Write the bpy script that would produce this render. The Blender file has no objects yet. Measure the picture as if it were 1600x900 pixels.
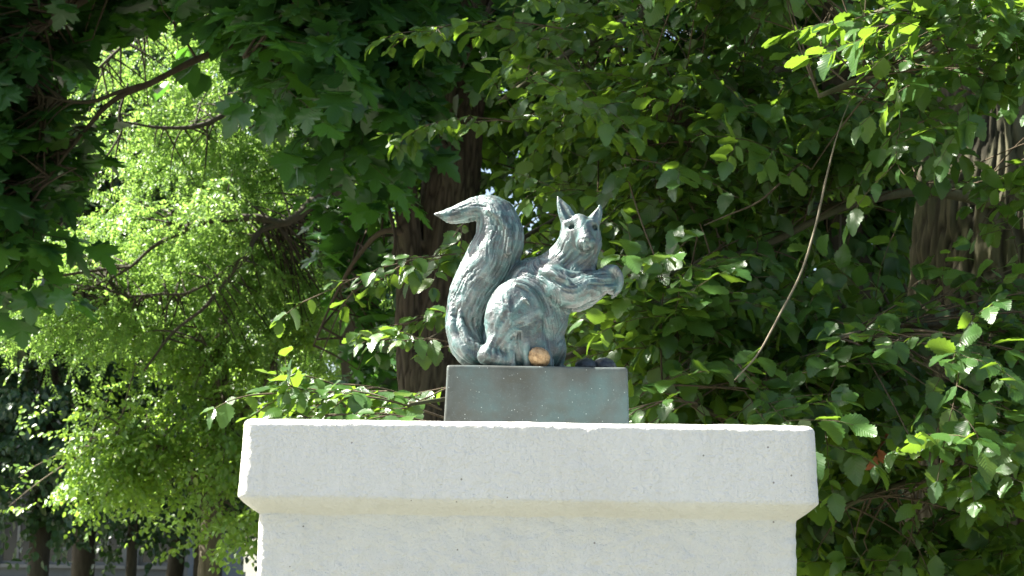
import bpy, math, random
import numpy as np
from mathutils import Vector, Matrix

R = math.radians
scene = bpy.context.scene
col = scene.collection

# ------------------------------------------------------------------ camera
F_PX = 2537.0                     # focal length in photo pixels (photo 1600 x 900)
HORIZON = 845.0                   # row of the horizon in the photo
CAM = np.array([0.0, 0.0, 1.5])
PITCH = math.atan((HORIZON - 450.0) / F_PX)
ROLL = R(0.75)
cam_data = bpy.data.cameras.new('camera')
cam = bpy.data.objects.new('camera', cam_data)
col.objects.link(cam)
cam_data.sensor_width = 36.0
cam_data.lens = 36.0 * F_PX / 1600.0
cam_data.clip_start = 0.05
cam_data.clip_end = 3000.0
cam_data.dof.use_dof = True
cam_data.dof.focus_distance = 2.55
cam_data.dof.aperture_fstop = 20.0
cam.matrix_world = (Matrix.Translation(Vector(CAM)) @ Matrix.Rotation(R(90) + PITCH, 4, 'X')
                    @ Matrix.Rotation(ROLL, 4, 'Z'))
scene.camera = cam

# ------------------------------------------------------------------ sky, sun, exposure
SUN_EL, SUN_AZ = R(50), R(-80)    # azimuth from +Y towards +X
SUN_DIR = np.array([math.sin(SUN_AZ) * math.cos(SUN_EL), math.cos(SUN_AZ) * math.cos(SUN_EL), math.sin(SUN_EL)])
world = bpy.data.worlds.new('World')
scene.world = world
world.use_nodes = True
nt = world.node_tree
nt.nodes.clear()
sky = nt.nodes.new('ShaderNodeTexSky')
sky.sky_type = 'NISHITA'
sky.sun_disc = False
sky.sun_elevation = SUN_EL
sky.sun_rotation = SUN_AZ
sky.air_density = 1.0
sky.dust_density = 3.0
sky.ozone_density = 0.6
bg = nt.nodes.new('ShaderNodeBackground')
bg.inputs['Strength'].default_value = 0.05
wo = nt.nodes.new('ShaderNodeOutputWorld')
nt.links.new(sky.outputs[0], bg.inputs[0])
nt.links.new(bg.outputs[0], wo.inputs[0])
sun_data = bpy.data.lights.new('sun', 'SUN')
sun_data.energy = 5.0
sun_data.angle = R(0.53)
sun_data.color = (1.0, 0.95, 0.86)
sun = bpy.data.objects.new('sun', sun_data)
col.objects.link(sun)
sun.rotation_euler = Vector(SUN_DIR).to_track_quat('Z', 'Y').to_euler()
sun.location = (-6, 3, 12)
vs = scene.view_settings
vs.view_transform = 'Standard'
vs.look = 'None'
vs.gamma = 1.0
vs.use_curve_mapping = False
vs.exposure = 2.66
scene.cycles.use_denoising = True
scene.cycles.max_bounces = 10
scene.cycles.diffuse_bounces = 5
scene.cycles.glossy_bounces = 3
scene.cycles.transmission_bounces = 6
scene.cycles.sample_clamp_indirect = 8.0

# ------------------------------------------------------------------ helpers
_cr, _sr = math.cos(ROLL), math.sin(ROLL)
_cp, _sp = math.cos(PITCH), math.sin(PITCH)


def P(px, py, depth):
    """World point seen at photo pixel (px, py), at world y = depth."""
    u, v = (px - 800.0) / F_PX, -(py - 450.0) / F_PX
    u, v = _cr * u - _sr * v, _sr * u + _cr * v          # camera roll
    d = np.array([u, _cp - _sp * v, _sp + _cp * v])
    return CAM + d * (depth / d[1])


def project(p):
    """World points (n,3) -> photo pixels and forward distance."""
    q = np.asarray(p, float) - CAM
    fwd = q[:, 1] * _cp + q[:, 2] * _sp
    up = -q[:, 1] * _sp + q[:, 2] * _cp
    x, y = q[:, 0], up
    x, y = _cr * x + _sr * y, -_sr * x + _cr * y
    f = np.where(fwd > 0.05, fwd, 1e9)
    return 800 + F_PX * x / f, 450 - F_PX * y / f, fwd


def norm(a):
    a = np.asarray(a, float)
    return a / np.maximum(np.linalg.norm(a, axis=-1, keepdims=True), 1e-9)


def tag(o, label=None, cat=None, group=None, kind=None):
    if label: o['label'] = label
    if cat: o['category'] = cat
    if group: o['group'] = group
    if kind: o['kind'] = kind
    return o


def empty(name, loc):
    o = bpy.data.objects.new(name, None)
    o.empty_display_size = 0.1
    o.location = Vector([float(c) for c in loc])
    col.objects.link(o)
    return o


def mesh_np(name, V, F, mat, parent=None, smooth=True, attrs=None, uv=None):
    """Mesh object from numpy arrays; F is (n,3) or (n,4), or a list of such arrays.  V is in world space and is
    stored relative to the parent's location."""
    V = np.asarray(V, np.float64)
    off = np.array(parent.location) if parent is not None else np.zeros(3)
    if parent is not None and parent.parent is not None:
        off = off + np.array(parent.parent.location)
    Fs = F if isinstance(F, list) else [F]
    Fs = [np.asarray(f, np.int32) for f in Fs if len(f)]
    loops = np.concatenate([f.ravel() for f in Fs])
    sizes = np.concatenate([np.full(len(f), f.shape[1], np.int32) for f in Fs])
    starts = np.concatenate([[0], np.cumsum(sizes)[:-1]]).astype(np.int32)
    me = bpy.data.meshes.new(name)
    me.vertices.add(len(V))
    me.vertices.foreach_set('co', (V - off).astype(np.float32).ravel())
    me.loops.add(len(loops))
    me.loops.foreach_set('vertex_index', loops.astype(np.int32))
    me.polygons.add(len(sizes))
    me.polygons.foreach_set('loop_start', starts)
    me.polygons.foreach_set('loop_total', sizes)
    me.polygons.foreach_set('use_smooth', np.full(len(sizes), smooth, bool))
    if uv is not None:
        lay = me.uv_layers.new(name='UVMap')
        lay.data.foreach_set('uv', np.asarray(uv, np.float32)[loops].ravel())
    for k, a in (attrs or {}).items():
        at = me.attributes.new(k, 'FLOAT', 'POINT')
        at.data.foreach_set('value', np.asarray(a, np.float32))
    me.materials.append(mat)
    me.update(calc_edges=True)
    me.validate()
    o = bpy.data.objects.new(name, me)
    col.objects.link(o)
    if parent is not None:
        o.parent = parent
    return o


class MB:
    """Collects shapes for one mesh."""
    def __init__(self):
        self.V, self.T, self.Q, self.n = [], [], [], 0

    def add(self, V, T=None, Q=None):
        V = np.asarray(V, float)
        if T is not None and len(T): self.T.append(np.asarray(T) + self.n)
        if Q is not None and len(Q): self.Q.append(np.asarray(Q) + self.n)
        self.V.append(V)
        self.n += len(V)

    def box(self, lo, hi):
        x0, y0, z0 = lo; x1, y1, z1 = hi
        V = [(x0, y0, z0), (x1, y0, z0), (x1, y1, z0), (x0, y1, z0), (x0, y0, z1), (x1, y0, z1), (x1, y1, z1), (x0, y1, z1)]
        Q = [(3, 2, 1, 0), (4, 5, 6, 7), (0, 1, 5, 4), (1, 2, 6, 5), (2, 3, 7, 6), (3, 0, 4, 7)]
        self.add(V, None, Q)

    def tube(self, pts, rad, seg=6, cap=True, wob=0.0, rng=None):
        pts = np.asarray(pts, float)
        n = len(pts)
        rad = np.broadcast_to(np.asarray(rad, float), (n,))
        tan = norm(np.gradient(pts, axis=0))
        ref = np.array([0.0, 0, 1]) if abs(tan[0][2]) < 0.8 else np.array([1.0, 0, 0])
        a = np.linspace(0, 2 * np.pi, seg, endpoint=False)
        rings = []
        for i in range(n):
            s = norm(np.cross(tan[i], ref)); b = np.cross(s, tan[i]); ref = b
            r = rad[i]
            rr = r * (1 + (wob * rng.standard_normal(seg) if wob else 0))
            rings.append(pts[i] + (np.cos(a) * rr)[:, None] * s + (np.sin(a) * rr)[:, None] * b)
        V = np.concatenate(rings)
        i = np.arange(n - 1)[:, None] * seg; j = np.arange(seg)[None]; j2 = (j + 1) % seg
        Q = np.stack([i + j, i + j2, i + seg + j2, i + seg + j], -1).reshape(-1, 4)
        T = []
        if cap:
            V = np.concatenate([V, pts[:1], pts[-1:]])
            c0, c1 = n * seg, n * seg + 1
            T = [(c0, (k + 1) % seg, k) for k in range(seg)] + [(c1, (n - 1) * seg + k, (n - 1) * seg + (k + 1) % seg) for k in range(seg)]
        self.add(V, T, Q)

    def build(self, name, mat, parent=None, smooth=True):
        F = []
        if self.T: F.append(np.concatenate(self.T))
        if self.Q: F.append(np.concatenate(self.Q))
        return mesh_np(name, np.concatenate(self.V), F, mat, parent, smooth)


def spline(pts, n):
    """Catmull-Rom through points (any number of columns), n samples."""
    pts = np.asarray(pts, float)
    p = np.concatenate([[2 * pts[0] - pts[1]], pts, [2 * pts[-1] - pts[-2]]])
    t = np.linspace(0, len(pts) - 1 - 1e-6, n)
    i = t.astype(int); f = (t - i)[:, None]
    a, b, c, d = p[i], p[i + 1], p[i + 2], p[i + 3]
    return 0.5 * (2 * b + (c - a) * f + (2 * a - 5 * b + 4 * c - d) * f ** 2 + (3 * b - a - 3 * c + d) * f ** 3)


def _hash(i, j, k, seed):
    h = (i.astype(np.int64) * 374761393 + j.astype(np.int64) * 668265263 + k.astype(np.int64) * 2147483647 + seed * 974711) & 0x7fffffff
    h = ((h ^ (h >> 13)) * 1274126177) & 0x7fffffff
    h = ((h ^ (h >> 16)) * 1103515245 + 12345) & 0x7fffffff
    return (h & 0xffff) / 32767.5 - 1.0


def noise(p, seed=0):
    """Smooth value noise in -1..1 for points (n,3)."""
    p = np.asarray(p, float)
    i = np.floor(p).astype(np.int64)
    f = p - i
    f = f * f * (3 - 2 * f)
    r = 0
    for dx in (0, 1):
        wx = f[:, 0] if dx else 1 - f[:, 0]
        for dy in (0, 1):
            wy = f[:, 1] if dy else 1 - f[:, 1]
            for dz in (0, 1):
                wz = f[:, 2] if dz else 1 - f[:, 2]
                r = r + wx * wy * wz * _hash(i[:, 0] + dx, i[:, 1] + dy, i[:, 2] + dz, seed)
    return r


def fbm(p, seed=0, octaves=3):
    return sum(noise(np.asarray(p) * 2 ** k, seed + k) / 2 ** k for k in range(octaves))

# ------------------------------------------------------------------ materials


class NT:
    """Small wrapper to write node trees briefly."""
    def __init__(self, name):
        self.m = bpy.data.materials.new(name)
        self.m.use_nodes = True
        self.t = self.m.node_tree
        self.t.nodes.clear()

    def n(self, typ, ins=None, **props):
        x = self.t.nodes.new(typ)
        for k, v in props.items(): setattr(x, k, v)
        for k, v in (ins or {}).items():
            s = x.inputs[k]
            if isinstance(v, bpy.types.NodeSocket): self.t.links.new(v, s)
            else: s.default_value = v
        return x

    def math(self, op, a, b=0.0, c=None, clamp=False):
        ins = {0: a, 1: b}
        if c is not None: ins[2] = c
        return self.n('ShaderNodeMath', ins, operation=op, use_clamp=clamp).outputs[0]

    def mix(self, fac, a, b, mode='MIX'):
        x = self.n('ShaderNodeMix', None, data_type='RGBA', blend_type=mode)
        for k, v in ((0, fac), (6, a), (7, b)):
            if isinstance(v, bpy.types.NodeSocket): self.t.links.new(v, x.inputs[k])
            else: x.inputs[k].default_value = (*v, 1.0) if isinstance(v, tuple) and len(v) == 3 else v
        return x.outputs[2]

    def ramp(self, fac, stops):
        x = self.n('ShaderNodeValToRGB', {0: fac})
        e = x.color_ramp.elements
        while len(e) < len(stops): e.new(0.5)
        for el, (p, c) in zip(e, stops):
            el.position = p
            el.color = (*c, 1.0) if isinstance(c, tuple) else (c, c, c, 1.0)
        return x.outputs[0]

    def noise(self, scale, detail=4.0, rough=0.55, vec=None):
        ins = {'Scale': scale, 'Detail': detail, 'Roughness': rough}
        if vec is not None: ins['Vector'] = vec
        return self.n('ShaderNodeTexNoise', ins).outputs[0]

    def obj_vec(self, scale=(1, 1, 1)):
        tc = self.n('ShaderNodeTexCoord')
        return self.n('ShaderNodeMapping', {'Vector': tc.outputs['Object'], 'Scale': scale}).outputs[0]

    def bump(self, height, strength, dist, normal=None):
        ins = {'Height': height, 'Strength': strength, 'Distance': dist}
        if normal is not None: ins['Normal'] = normal
        return self.n('ShaderNodeBump', ins).outputs[0]

    def bsdf(self, color, rough=0.6, spec=0.5, normal=None, metallic=0.0):
        ins = {'Base Color': color if isinstance(color, bpy.types.NodeSocket) else (*color, 1.0), 'Roughness': rough,
               'Specular IOR Level': spec, 'Metallic': metallic}
        if normal is not None: ins['Normal'] = normal
        return self.n('ShaderNodeBsdfPrincipled', ins).outputs[0]

    def out(self, shader):
        self.n('ShaderNodeOutputMaterial', {0: shader})
        return self.m


def mat_leaf(name, dark, light, trans, rough=0.42, spec=0.45, tfac=0.4, veins=True):
    t = NT(name)
    a = t.n('ShaderNodeAttribute', None, attribute_name='rnd').outputs['Fac']
    o = t.n('ShaderNodeObjectInfo').outputs['Random']
    r = t.math('FRACT', t.math('ADD', a, o))
    c = t.mix(r, dark, light)
    r2 = t.math('FRACT', t.math('MULTIPLY', r, 7.31))
    yel = t.math('GREATER_THAN', r2, 0.93)
    c = t.mix(t.math('MULTIPLY', yel, 0.6), c, tuple(min(1, v * f) for v, f in zip(light, (2.0, 1.35, 0.8))))
    tr = t.mix(r2, trans, tuple(v * 0.72 for v in trans))
    normal = None
    if veins:
        uv = t.n('ShaderNodeTexCoord').outputs['UV']
        s = t.n('ShaderNodeSeparateXYZ', {0: uv})
        av = t.math('ABSOLUTE', s.outputs[1])
        ph = t.math('SUBTRACT', t.math('MULTIPLY', s.outputs[0], 9.0), t.math('MULTIPLY', av, 8.0))
        tri = t.math('ABSOLUTE', t.math('SUBTRACT', t.math('FRACT', ph), 0.5))
        vein = t.math('LESS_THAN', tri, 0.07)
        mid = t.math('LESS_THAN', av, 0.012)
        vein = t.math('MAXIMUM', t.math('MULTIPLY', vein, 0.6), mid)
        c = t.mix(t.math('MULTIPLY', vein, 0.4), c, tuple(min(1, v * 2.0) for v in light))
        tr = t.mix(t.math('MULTIPLY', vein, 0.5), tr, tuple(v * 0.5 for v in trans))
        normal = t.bump(tri, 0.32, 0.003)
    p = t.bsdf(c, rough, spec, normal)
    tb = t.n('ShaderNodeBsdfTranslucent', {0: tr}).outputs[0]
    return t.out(t.n('ShaderNodeMixShader', {0: tfac, 1: p, 2: tb}).outputs[0])


def mat_bark(name, c1, c2, moss, scale=1.0, moss_amt=0.4, ridged=False):
    t = NT(name)
    v = t.obj_vec((8 * scale, 8 * scale, 1.6 * scale))
    n1 = t.noise(3.0, 6, 0.65, v)
    n2 = t.noise(2.2, 4, 0.6, t.obj_vec((scale, scale, scale)))
    c = t.ramp(n1, [(0.3, c1), (0.7, c2)])
    c = t.mix(t.math('MULTIPLY', t.ramp(n2, [(0.42, 0.0), (0.68, 1.0)]), moss_amt), c, moss)
    if ridged:
        rg = t.n('ShaderNodeAttribute', None, attribute_name='ridge').outputs['Fac']
        c = t.mix(t.math('MULTIPLY', t.ramp(rg, [(0.15, 1.0), (0.5, 0.0)]), 0.8), c, tuple(v * 0.45 for v in c1))
    return t.out(t.bsdf(c, 0.9, 0.2, t.bump(n1, 0.7, 0.012 / scale)))
# ------------------------------------------------------------------ bronze squirrel on its plinth
STAT_Y = 2.537                               # distance of the statue's axis
PLINTH_TOP = CAM[2] + 0.263
PLINTH_X = float(P(838, 575, STAT_Y)[0])


def mat_bronze():
    t = NT('bronze_patina')
    fur = t.n('ShaderNodeAttribute', None, attribute_name='fur').outputs['Fac']
    v = t.obj_vec((1, 1, 1))
    big = t.noise(16.0, 5, 0.6, v)
    mid = t.noise(70.0, 5, 0.62, v)
    fine = t.noise(420.0, 3, 0.6, v)
    c = t.ramp(big, [(0.32, (0.022, 0.021, 0.018)), (0.45, (0.042, 0.049, 0.047)), (0.58, (0.072, 0.086, 0.083)), (0.72, (0.14, 0.15, 0.145))])
    teal = t.ramp(mid, [(0.42, 0.0), (0.60, 1.0)])
    c = t.mix(t.math('MULTIPLY', teal, 0.62), c, (0.045, 0.135, 0.13))
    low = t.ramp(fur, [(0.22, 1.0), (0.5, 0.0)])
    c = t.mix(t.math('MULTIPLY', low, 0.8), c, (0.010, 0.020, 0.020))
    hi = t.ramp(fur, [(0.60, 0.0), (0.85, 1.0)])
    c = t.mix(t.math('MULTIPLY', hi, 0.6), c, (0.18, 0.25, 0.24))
    sp = t.ramp(fine, [(0.64, 0.0), (0.70, 1.0)])
    c = t.mix(t.math('MULTIPLY', sp, 0.45), c, (0.30, 0.35, 0.34))
    dk = t.ramp(fine, [(0.30, 1.0), (0.38, 0.0)])
    c = t.mix(t.math('MULTIPLY', dk, 0.6), c, (0.03, 0.035, 0.035))
    rough = t.ramp(mid, [(0.3, 0.32), (0.75, 0.55)])
    nrm = t.bump(fine, 0.5, 0.0015, t.bump(mid, 0.45, 0.004))
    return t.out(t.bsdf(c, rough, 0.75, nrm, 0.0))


def mat_plinth():
    t = NT('bronze_plinth')
    v = t.obj_vec((1, 1, 1))
    big = t.noise(9.0, 5, 0.6, v)
    str_ = t.noise(24.0, 5, 0.6, t.obj_vec((1.0, 1, 0.35)))
    fine = t.noise(300.0, 3, 0.6, v)
    c = t.ramp(big, [(0.3, (0.048, 0.049, 0.042)), (0.48, (0.068, 0.080, 0.075)), (0.66, (0.072, 0.115, 0.115))])
    c = t.mix(t.math('MULTIPLY', t.ramp(str_, [(0.5, 0.0), (0.7, 1.0)]), 0.4), c, (0.10, 0.115, 0.108))
    brown = t.noise(14.0, 3, 0.5, t.obj_vec((1, 1, 1.6)))
    c = t.mix(t.math('MULTIPLY', t.ramp(brown, [(0.58, 0.0), (0.72, 1.0)]), 0.45), c, (0.062, 0.058, 0.042))
    vo = t.n('ShaderNodeTexVoronoi', {'Vector': v, 'Scale': 240.0, 'Randomness': 1.0})
    dot = t.math('LESS_THAN', vo.outputs['Distance'], 0.17)
    pick = t.math('GREATER_THAN', t.n('ShaderNodeSeparateColor', {0: vo.outputs['Color']}).outputs[0], 0.86)
    sp = t.math('MULTIPLY', dot, pick)
    c = t.mix(t.math('MULTIPLY', sp, 0.6), c, (0.42, 0.48, 0.46))
    c = t.mix(t.math('MULTIPLY', t.ramp(fine, [(0.6, 0.0), (0.75, 1.0)]), 0.3), c, (0.17, 0.22, 0.215))
    return t.out(t.bsdf(c, 0.55, 0.15, t.bump(fine, 0.35, 0.0012, t.bump(big, 0.1, 0.01)), 0.0))


M_BRONZE = mat_bronze()
M_PLINTH = mat_plinth()


def surface_nets(D, origin, h):
    s = D < 0
    nx, ny, nz = D.shape
    c = [(i, j, k) for i in (0, 1) for j in (0, 1) for k in (0, 1)]
    sl = lambda i, j, k: (slice(i, nx - 1 + i), slice(j, ny - 1 + j), slice(k, nz - 1 + k))
    cnt = sum(s[sl(*q)].astype(np.int8) for q in c)
    act = (cnt > 0) & (cnt < 8)
    idx = np.argwhere(act)
    acc = np.zeros((len(idx), 3)); num = np.zeros(len(idx))
    for a in range(8):
        for b in range(a + 1, 8):
            if sum(abs(c[a][q] - c[b][q]) for q in range(3)) != 1: continue
            da = D[idx[:, 0] + c[a][0], idx[:, 1] + c[a][1], idx[:, 2] + c[a][2]]
            db = D[idx[:, 0] + c[b][0], idx[:, 1] + c[b][1], idx[:, 2] + c[b][2]]
            m = (da < 0) != (db < 0)
            f = np.where(m, da / np.where(m, da - db, 1), 0)
            pt = np.array(c[a]) + f[:, None] * (np.array(c[b]) - np.array(c[a]))
            acc += pt * m[:, None]; num += m
    V = origin + (idx + acc / num[:, None]) * h
    vid = np.full(act.shape, -1, np.int64)
    vid[act] = np.arange(len(idx))
    quads = []
    for ax in range(3):
        a1, a2 = (ax + 1) % 3, (ax + 2) % 3
        lo = [slice(None)] * 3; hi = [slice(None)] * 3
        lo[ax] = slice(0, -1); hi[ax] = slice(1, None)
        ch = s[tuple(lo)] != s[tuple(hi)]
        e = np.argwhere(ch)
        ok = (e[:, a1] > 0) & (e[:, a2] > 0) & (e[:, a1] < D.shape[a1] - 1) & (e[:, a2] < D.shape[a2] - 1)
        e = e[ok]
        q = []
        for d1, d2 in ((-1, -1), (0, -1), (0, 0), (-1, 0)):
            t = e.copy(); t[:, a1] += d1; t[:, a2] += d2
            q.append(vid[t[:, 0], t[:, 1], t[:, 2]])
        q = np.stack(q, -1)
        neg = s[e[:, 0], e[:, 1], e[:, 2]]
        q[~neg] = q[~neg][:, ::-1]
        quads.append(q)
    return V, np.concatenate(quads)


class SDF:
    """Signed distance grid in millimetres that shapes are blended into, like clay."""
    def __init__(self, lo, hi, h):
        self.h = h
        self.lo = np.array(lo, float)
        self.ax = [np.arange(lo[i], hi[i], h) for i in range(3)]
        self.D = np.full([len(a) for a in self.ax], 60.0, np.float32)

    def _sub(self, lo, hi):
        sl = tuple(slice(max(0, int((lo[i] - self.lo[i]) / self.h)), max(1, int((hi[i] - self.lo[i]) / self.h) + 2)) for i in range(3))
        g = np.meshgrid(*[self.ax[i][sl[i]] for i in range(3)], indexing='ij')
        return sl, np.stack(g, -1).astype(np.float32)

    def _merge(self, sl, d, k, carve):
        a = self.D[sl]
        if carve: a, d = -a, d
        hh = np.maximum(k - np.abs(a - d), 0) / k
        m = np.minimum(a, d) - hh * hh * k * 0.25
        self.D[sl] = -m if carve else m

    def chain(self, pts, k=8, n=None, fy=1.0, carve=False, curved=True):
        """pts: rows x, y, z, radius; fy flattens depth."""
        pts = np.asarray(pts, float)
        if n is None: n = max(2, 5 * (len(pts) - 1))
        q = spline(pts, n) if (curved and len(pts) > 2) else pts
        r = q[:, 3].max() + 16
        lo, hi = q[:, :3].min(0) - r, q[:, :3].max(0) + r
        sl, p = self._sub(lo, hi)
        best = np.full(p.shape[:3], 30.0, np.float32)
        w = np.array([1, 1 / fy, 1], np.float32)
        org = p[0, 0, 0]
        for a, b in zip(q[:-1], q[1:]):
            m = max(a[3], b[3]) + 13
            i0 = np.maximum(((np.minimum(a, b)[:3] - m - org) / self.h).astype(int), 0)
            i1 = np.maximum(((np.maximum(a, b)[:3] + m - org) / self.h).astype(int) + 2, 1)
            ss = tuple(slice(i0[j], i1[j]) for j in range(3))
            ba = (b - a)[:3].astype(np.float32)
            pa = p[ss] - a[:3].astype(np.float32)
            t = np.clip((pa @ ba) / max(float(ba @ ba), 1e-6), 0, 1)
            v_ = (pa - t[..., None] * ba) * w
            d = np.sqrt((v_ * v_).sum(-1)) - (a[3] + t * (b[3] - a[3])).astype(np.float32)
            best[ss] = np.minimum(best[ss], d)
        self._merge(sl, best, k, carve)

    def ell(self, c, r, k=8, rot=0.0, axis='Y', carve=False):
        c, r = np.asarray(c, float), np.asarray(r, float)
        m = r.max() + 16
        sl, p = self._sub(c - m, c + m)
        p = p - c.astype(np.float32)
        if rot:
            M = np.array(Matrix.Rotation(R(rot), 3, axis), np.float32)
            p = p @ M
        k0 = np.linalg.norm(p / r, axis=-1); k1 = np.linalg.norm(p / (r * r), axis=-1)
        self._merge(sl, (k0 * (k0 - 1) / np.maximum(k1, 1e-4)).astype(np.float32), k, carve)


def sq(px, py, y, r=None):
    """Photo pixel on the statue -> statue millimetres (x right, y away, z up from the plinth's top)."""
    dx, dy = px - 838.0, py - 578.0
    x, z = dx * _cr + dy * _sr, -(-dx * _sr + dy * _cr) + 5.0
    return (x, y, z) if r is None else (x, y, z, r)


def build_squirrel(parent):
    S = SDF((-172, -84, -6), (146, 82, 290), 1.5)
    # torso
    body = [sq(806, 528, 4, 48), sq(822, 480, 2, 49), sq(846, 442, 0, 38), sq(876, 418, -2, 29)]
    S.chain(body, 6)
    S.ell(sq(842, 500, 0), (45, 46, 52), 12)
    S.ell(sq(828, 440, 2), (35, 36, 36), 10)
    S.ell(sq(848, 548, 4), (37, 42, 34), 10)
    S.ell(sq(866, 464, -2), (34, 38, 34), 12)
    # neck and head, the face turned to the viewer's right
    neck = [sq(872, 420, -2, 28), sq(888, 404, -4, 30), sq(903, 388, -8, 29), sq(908, 368, -10, 28)]
    S.chain(neck, 8)
    S.ell(sq(908, 367, -12), (32, 35, 28.5), 8)
    S.ell(sq(891, 384, -20), (17, 18, 19), 8)            # cheeks
    S.ell(sq(926, 386, -18), (15, 17, 19), 8)
    S.ell(sq(909, 407, -12), (25, 26, 22), 8)            # throat
    S.ell(sq(902, 428, -6), (30, 32, 24), 8)
    S.chain([sq(906, 350, -34, 12), sq(912, 366, -43, 11), sq(915, 379, -51, 10)], 8)   # bridge of the nose
    S.ell(sq(915, 387, -45), (15, 15, 13), 7)          # muzzle
    S.ell(sq(916, 380.5, -59), (6.0, 5, 4.2), 2.5)     # nose
    S.ell(sq(910, 388, -56), (6.0, 5.5, 5.5), 2.5)       # lips
    S.ell(sq(921, 388, -55), (6.0, 5.5, 5.5), 2.5)
    S.ell(sq(915, 396, -53), (6, 6, 4.5), 2.5)         # chin
    S.chain([sq(907, 393, -61, 1.7), sq(915.5, 391.5, -64, 1.9), sq(924, 393, -60, 1.7)], 1.5, carve=True)
    S.chain([sq(884, 353, -34, 3), sq(893, 350.5, -40, 3.5), sq(902, 354, -41, 3)], 6)   # brows
    S.chain([sq(918, 354, -41, 3), sq(926, 351, -38, 3.5), sq(934, 355, -30, 3)], 6)
    eyes = [sq(893, 360.5, -42), sq(930, 360, -36)]
    for e_ in eyes:
        S.ell(e_, (4.6, 9.0, 3.8), 1.2, carve=True)
    # ears
    S.chain([sq(893, 352, -12, 15), sq(886, 334, -10, 12.5), sq(877.5, 317, -9, 7), sq(872.5, 304.5, -8, 1.6)], 5, fy=0.62)
    S.chain([sq(891, 343, -21, 5.0), sq(884.5, 330, -19, 5.2), sq(877, 315, -15, 2.4)], 2.5, carve=True)
    S.chain([sq(926, 352, -10, 12), sq(933, 339, -9, 9.5), sq(938.5, 327, -8, 5.0), sq(939, 319.5, -8, 1.8)], 5, fy=0.65)
    S.chain([sq(931, 344, -19, 4.0), sq(936, 333, -16, 4.0), sq(938.5, 325, -12, 1.8)], 2.5, carve=True)
    # tail
    tail = [sq(775, 560, 14, 20), sq(742, 549, 14, 30), sq(727, 512, 14, 32), sq(737, 462, 12, 37), sq(761, 415, 10, 41),
            sq(780, 374, 8, 39), sq(774, 336, 6, 32), sq(752, 322.5, 4, 21), sq(726, 327, 2, 17), sq(700, 334, 0, 11), sq(678, 332.5, -2, 2.0)]
    S.chain(tail, 6, n=44, fy=0.86)
    lo_ = [sq(764, 562, -16, 9), sq(738, 558, -18, 13), sq(716, 538, -14, 12), sq(706, 505, -8, 9), sq(707, 480, -4, 5)]
    S.chain(lo_, 4)                                       # locks at the tail's foot
    S.chain([sq(758, 552, -24, 7), sq(736, 543, -24, 8), sq(722, 520, -18, 7), sq(719, 492, -14, 4)], 3)
    S.chain([sq(764, 330, -22, 3), sq(783, 345, -25, 5), sq(794, 368, -26, 6), sq(794, 398, -26, 4)], 8)   # roll along the curl
    S.chain([sq(752, 334, -20, 1.5), sq(768, 346, -27, 3.5), sq(775, 374, -32, 4.5), sq(766, 410, -34, 3)], 6, carve=True)
    # haunches and feet
    S.ell(sq(803, 506, -40), (45, 31, 63), 5, rot=6)
    S.ell(sq(812, 506, 42), (46, 26, 62), 8, rot=6)
    S.chain([sq(806, 455, -60, 0.8), sq(824, 462, -60, 1.6), sq(837, 484, -56, 2.5), sq(843, 512, -49, 2.8), sq(836, 548, -45, 2.5)], 7)
    S.chain([sq(817, 478, -69, 1.5), sq(822, 480, -70, 2.5), sq(826, 486, -69, 1.5)], 3)
    S.chain([sq(772, 500, -52, 8), sq(774, 530, -54, 10), sq(768, 556, -54, 12)], 9)      # shank
    S.chain([sq(762, 563, -52, 16), sq(778, 570, -56, 13), sq(790, 576, -56, 8)], 4)
    S.ell(sq(812, 550, -34), (38, 27, 38), 10)
    S.chain([sq(800, 520, -60, 3), sq(797, 548, -61, 5), sq(800, 580, -60, 6)], 6)       # folds of the hanging fur
    S.chain([sq(822, 515, -62, 3), sq(820, 545, -60, 5), sq(824, 580, -58, 6)], 6)
    S.chain([sq(811, 530, -66, 2), sq(810, 552, -64, 2.5), sq(812, 580, -64, 3)], 3, carve=True)
    S.chain([sq(830, 572, 40, 13), sq(862, 574, 38, 10), sq(884, 577, 36, 7)], 5)
    S.chain([sq(868, 535, 10, 14), sq(872, 556, 12, 10), sq(874, 574, 10, 8)], 6)
    S.chain([sq(838, 520, -40, 9), sq(842, 548, -38, 12), sq(852, 574, -36, 13)], 5)
    # arms and paws
    S.chain([sq(862, 440, -26, 25), sq(884, 464, -38, 24), sq(914, 456, -32, 22), sq(942, 442, -24, 18)], 6)
    S.chain([sq(872, 440, 20, 22), sq(896, 464, 22, 21), sq(922, 456, 12, 20), sq(942, 443, 2, 17)], 6)
    S.chain([sq(846, 430, -44, 4), sq(862, 436, -52, 6), sq(876, 444, -58, 5.5), sq(888, 450, -58, 3)], 4)   # shoulder tuft
    S.chain([sq(862, 424, -40, 3), sq(878, 431, -42, 5), sq(896, 436, -40, 4), sq(926, 430, -34, 3)], 4)
    S.ell(sq(952, 437, -16), (18, 17, 18), 5)
    S.ell(sq(952, 437, 4), (17, 14, 17), 5)
    S.ell(sq(957, 448, -14), (12, 17, 15), 4)
    for q in range(4):
        y = -30 + 8.5 * q
        S.chain([sq(948, 426, y, 6.5), sq(960, 425, y - 1, 6.2), sq(968.5, 436, y, 5.4), sq(968.5, 452, y + 1, 4.6), sq(962, 465 - abs(q - 1) * 2, y + 2, 2.6)], 2.2)
    for q in range(3):
        y = 3 + 8 * q
        S.chain([sq(948, 428, y, 6.0), sq(960, 426, y, 5.8), sq(967, 438, y - 1, 5.2), sq(966, 452, y - 2, 4), sq(960, 462, y - 2, 2.5)], 2.2)
    S.chain([sq(938, 452, -38, 5), sq(950, 456, -36, 4.6), sq(960, 452, -30, 3.4)], 3)       # thumb
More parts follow.
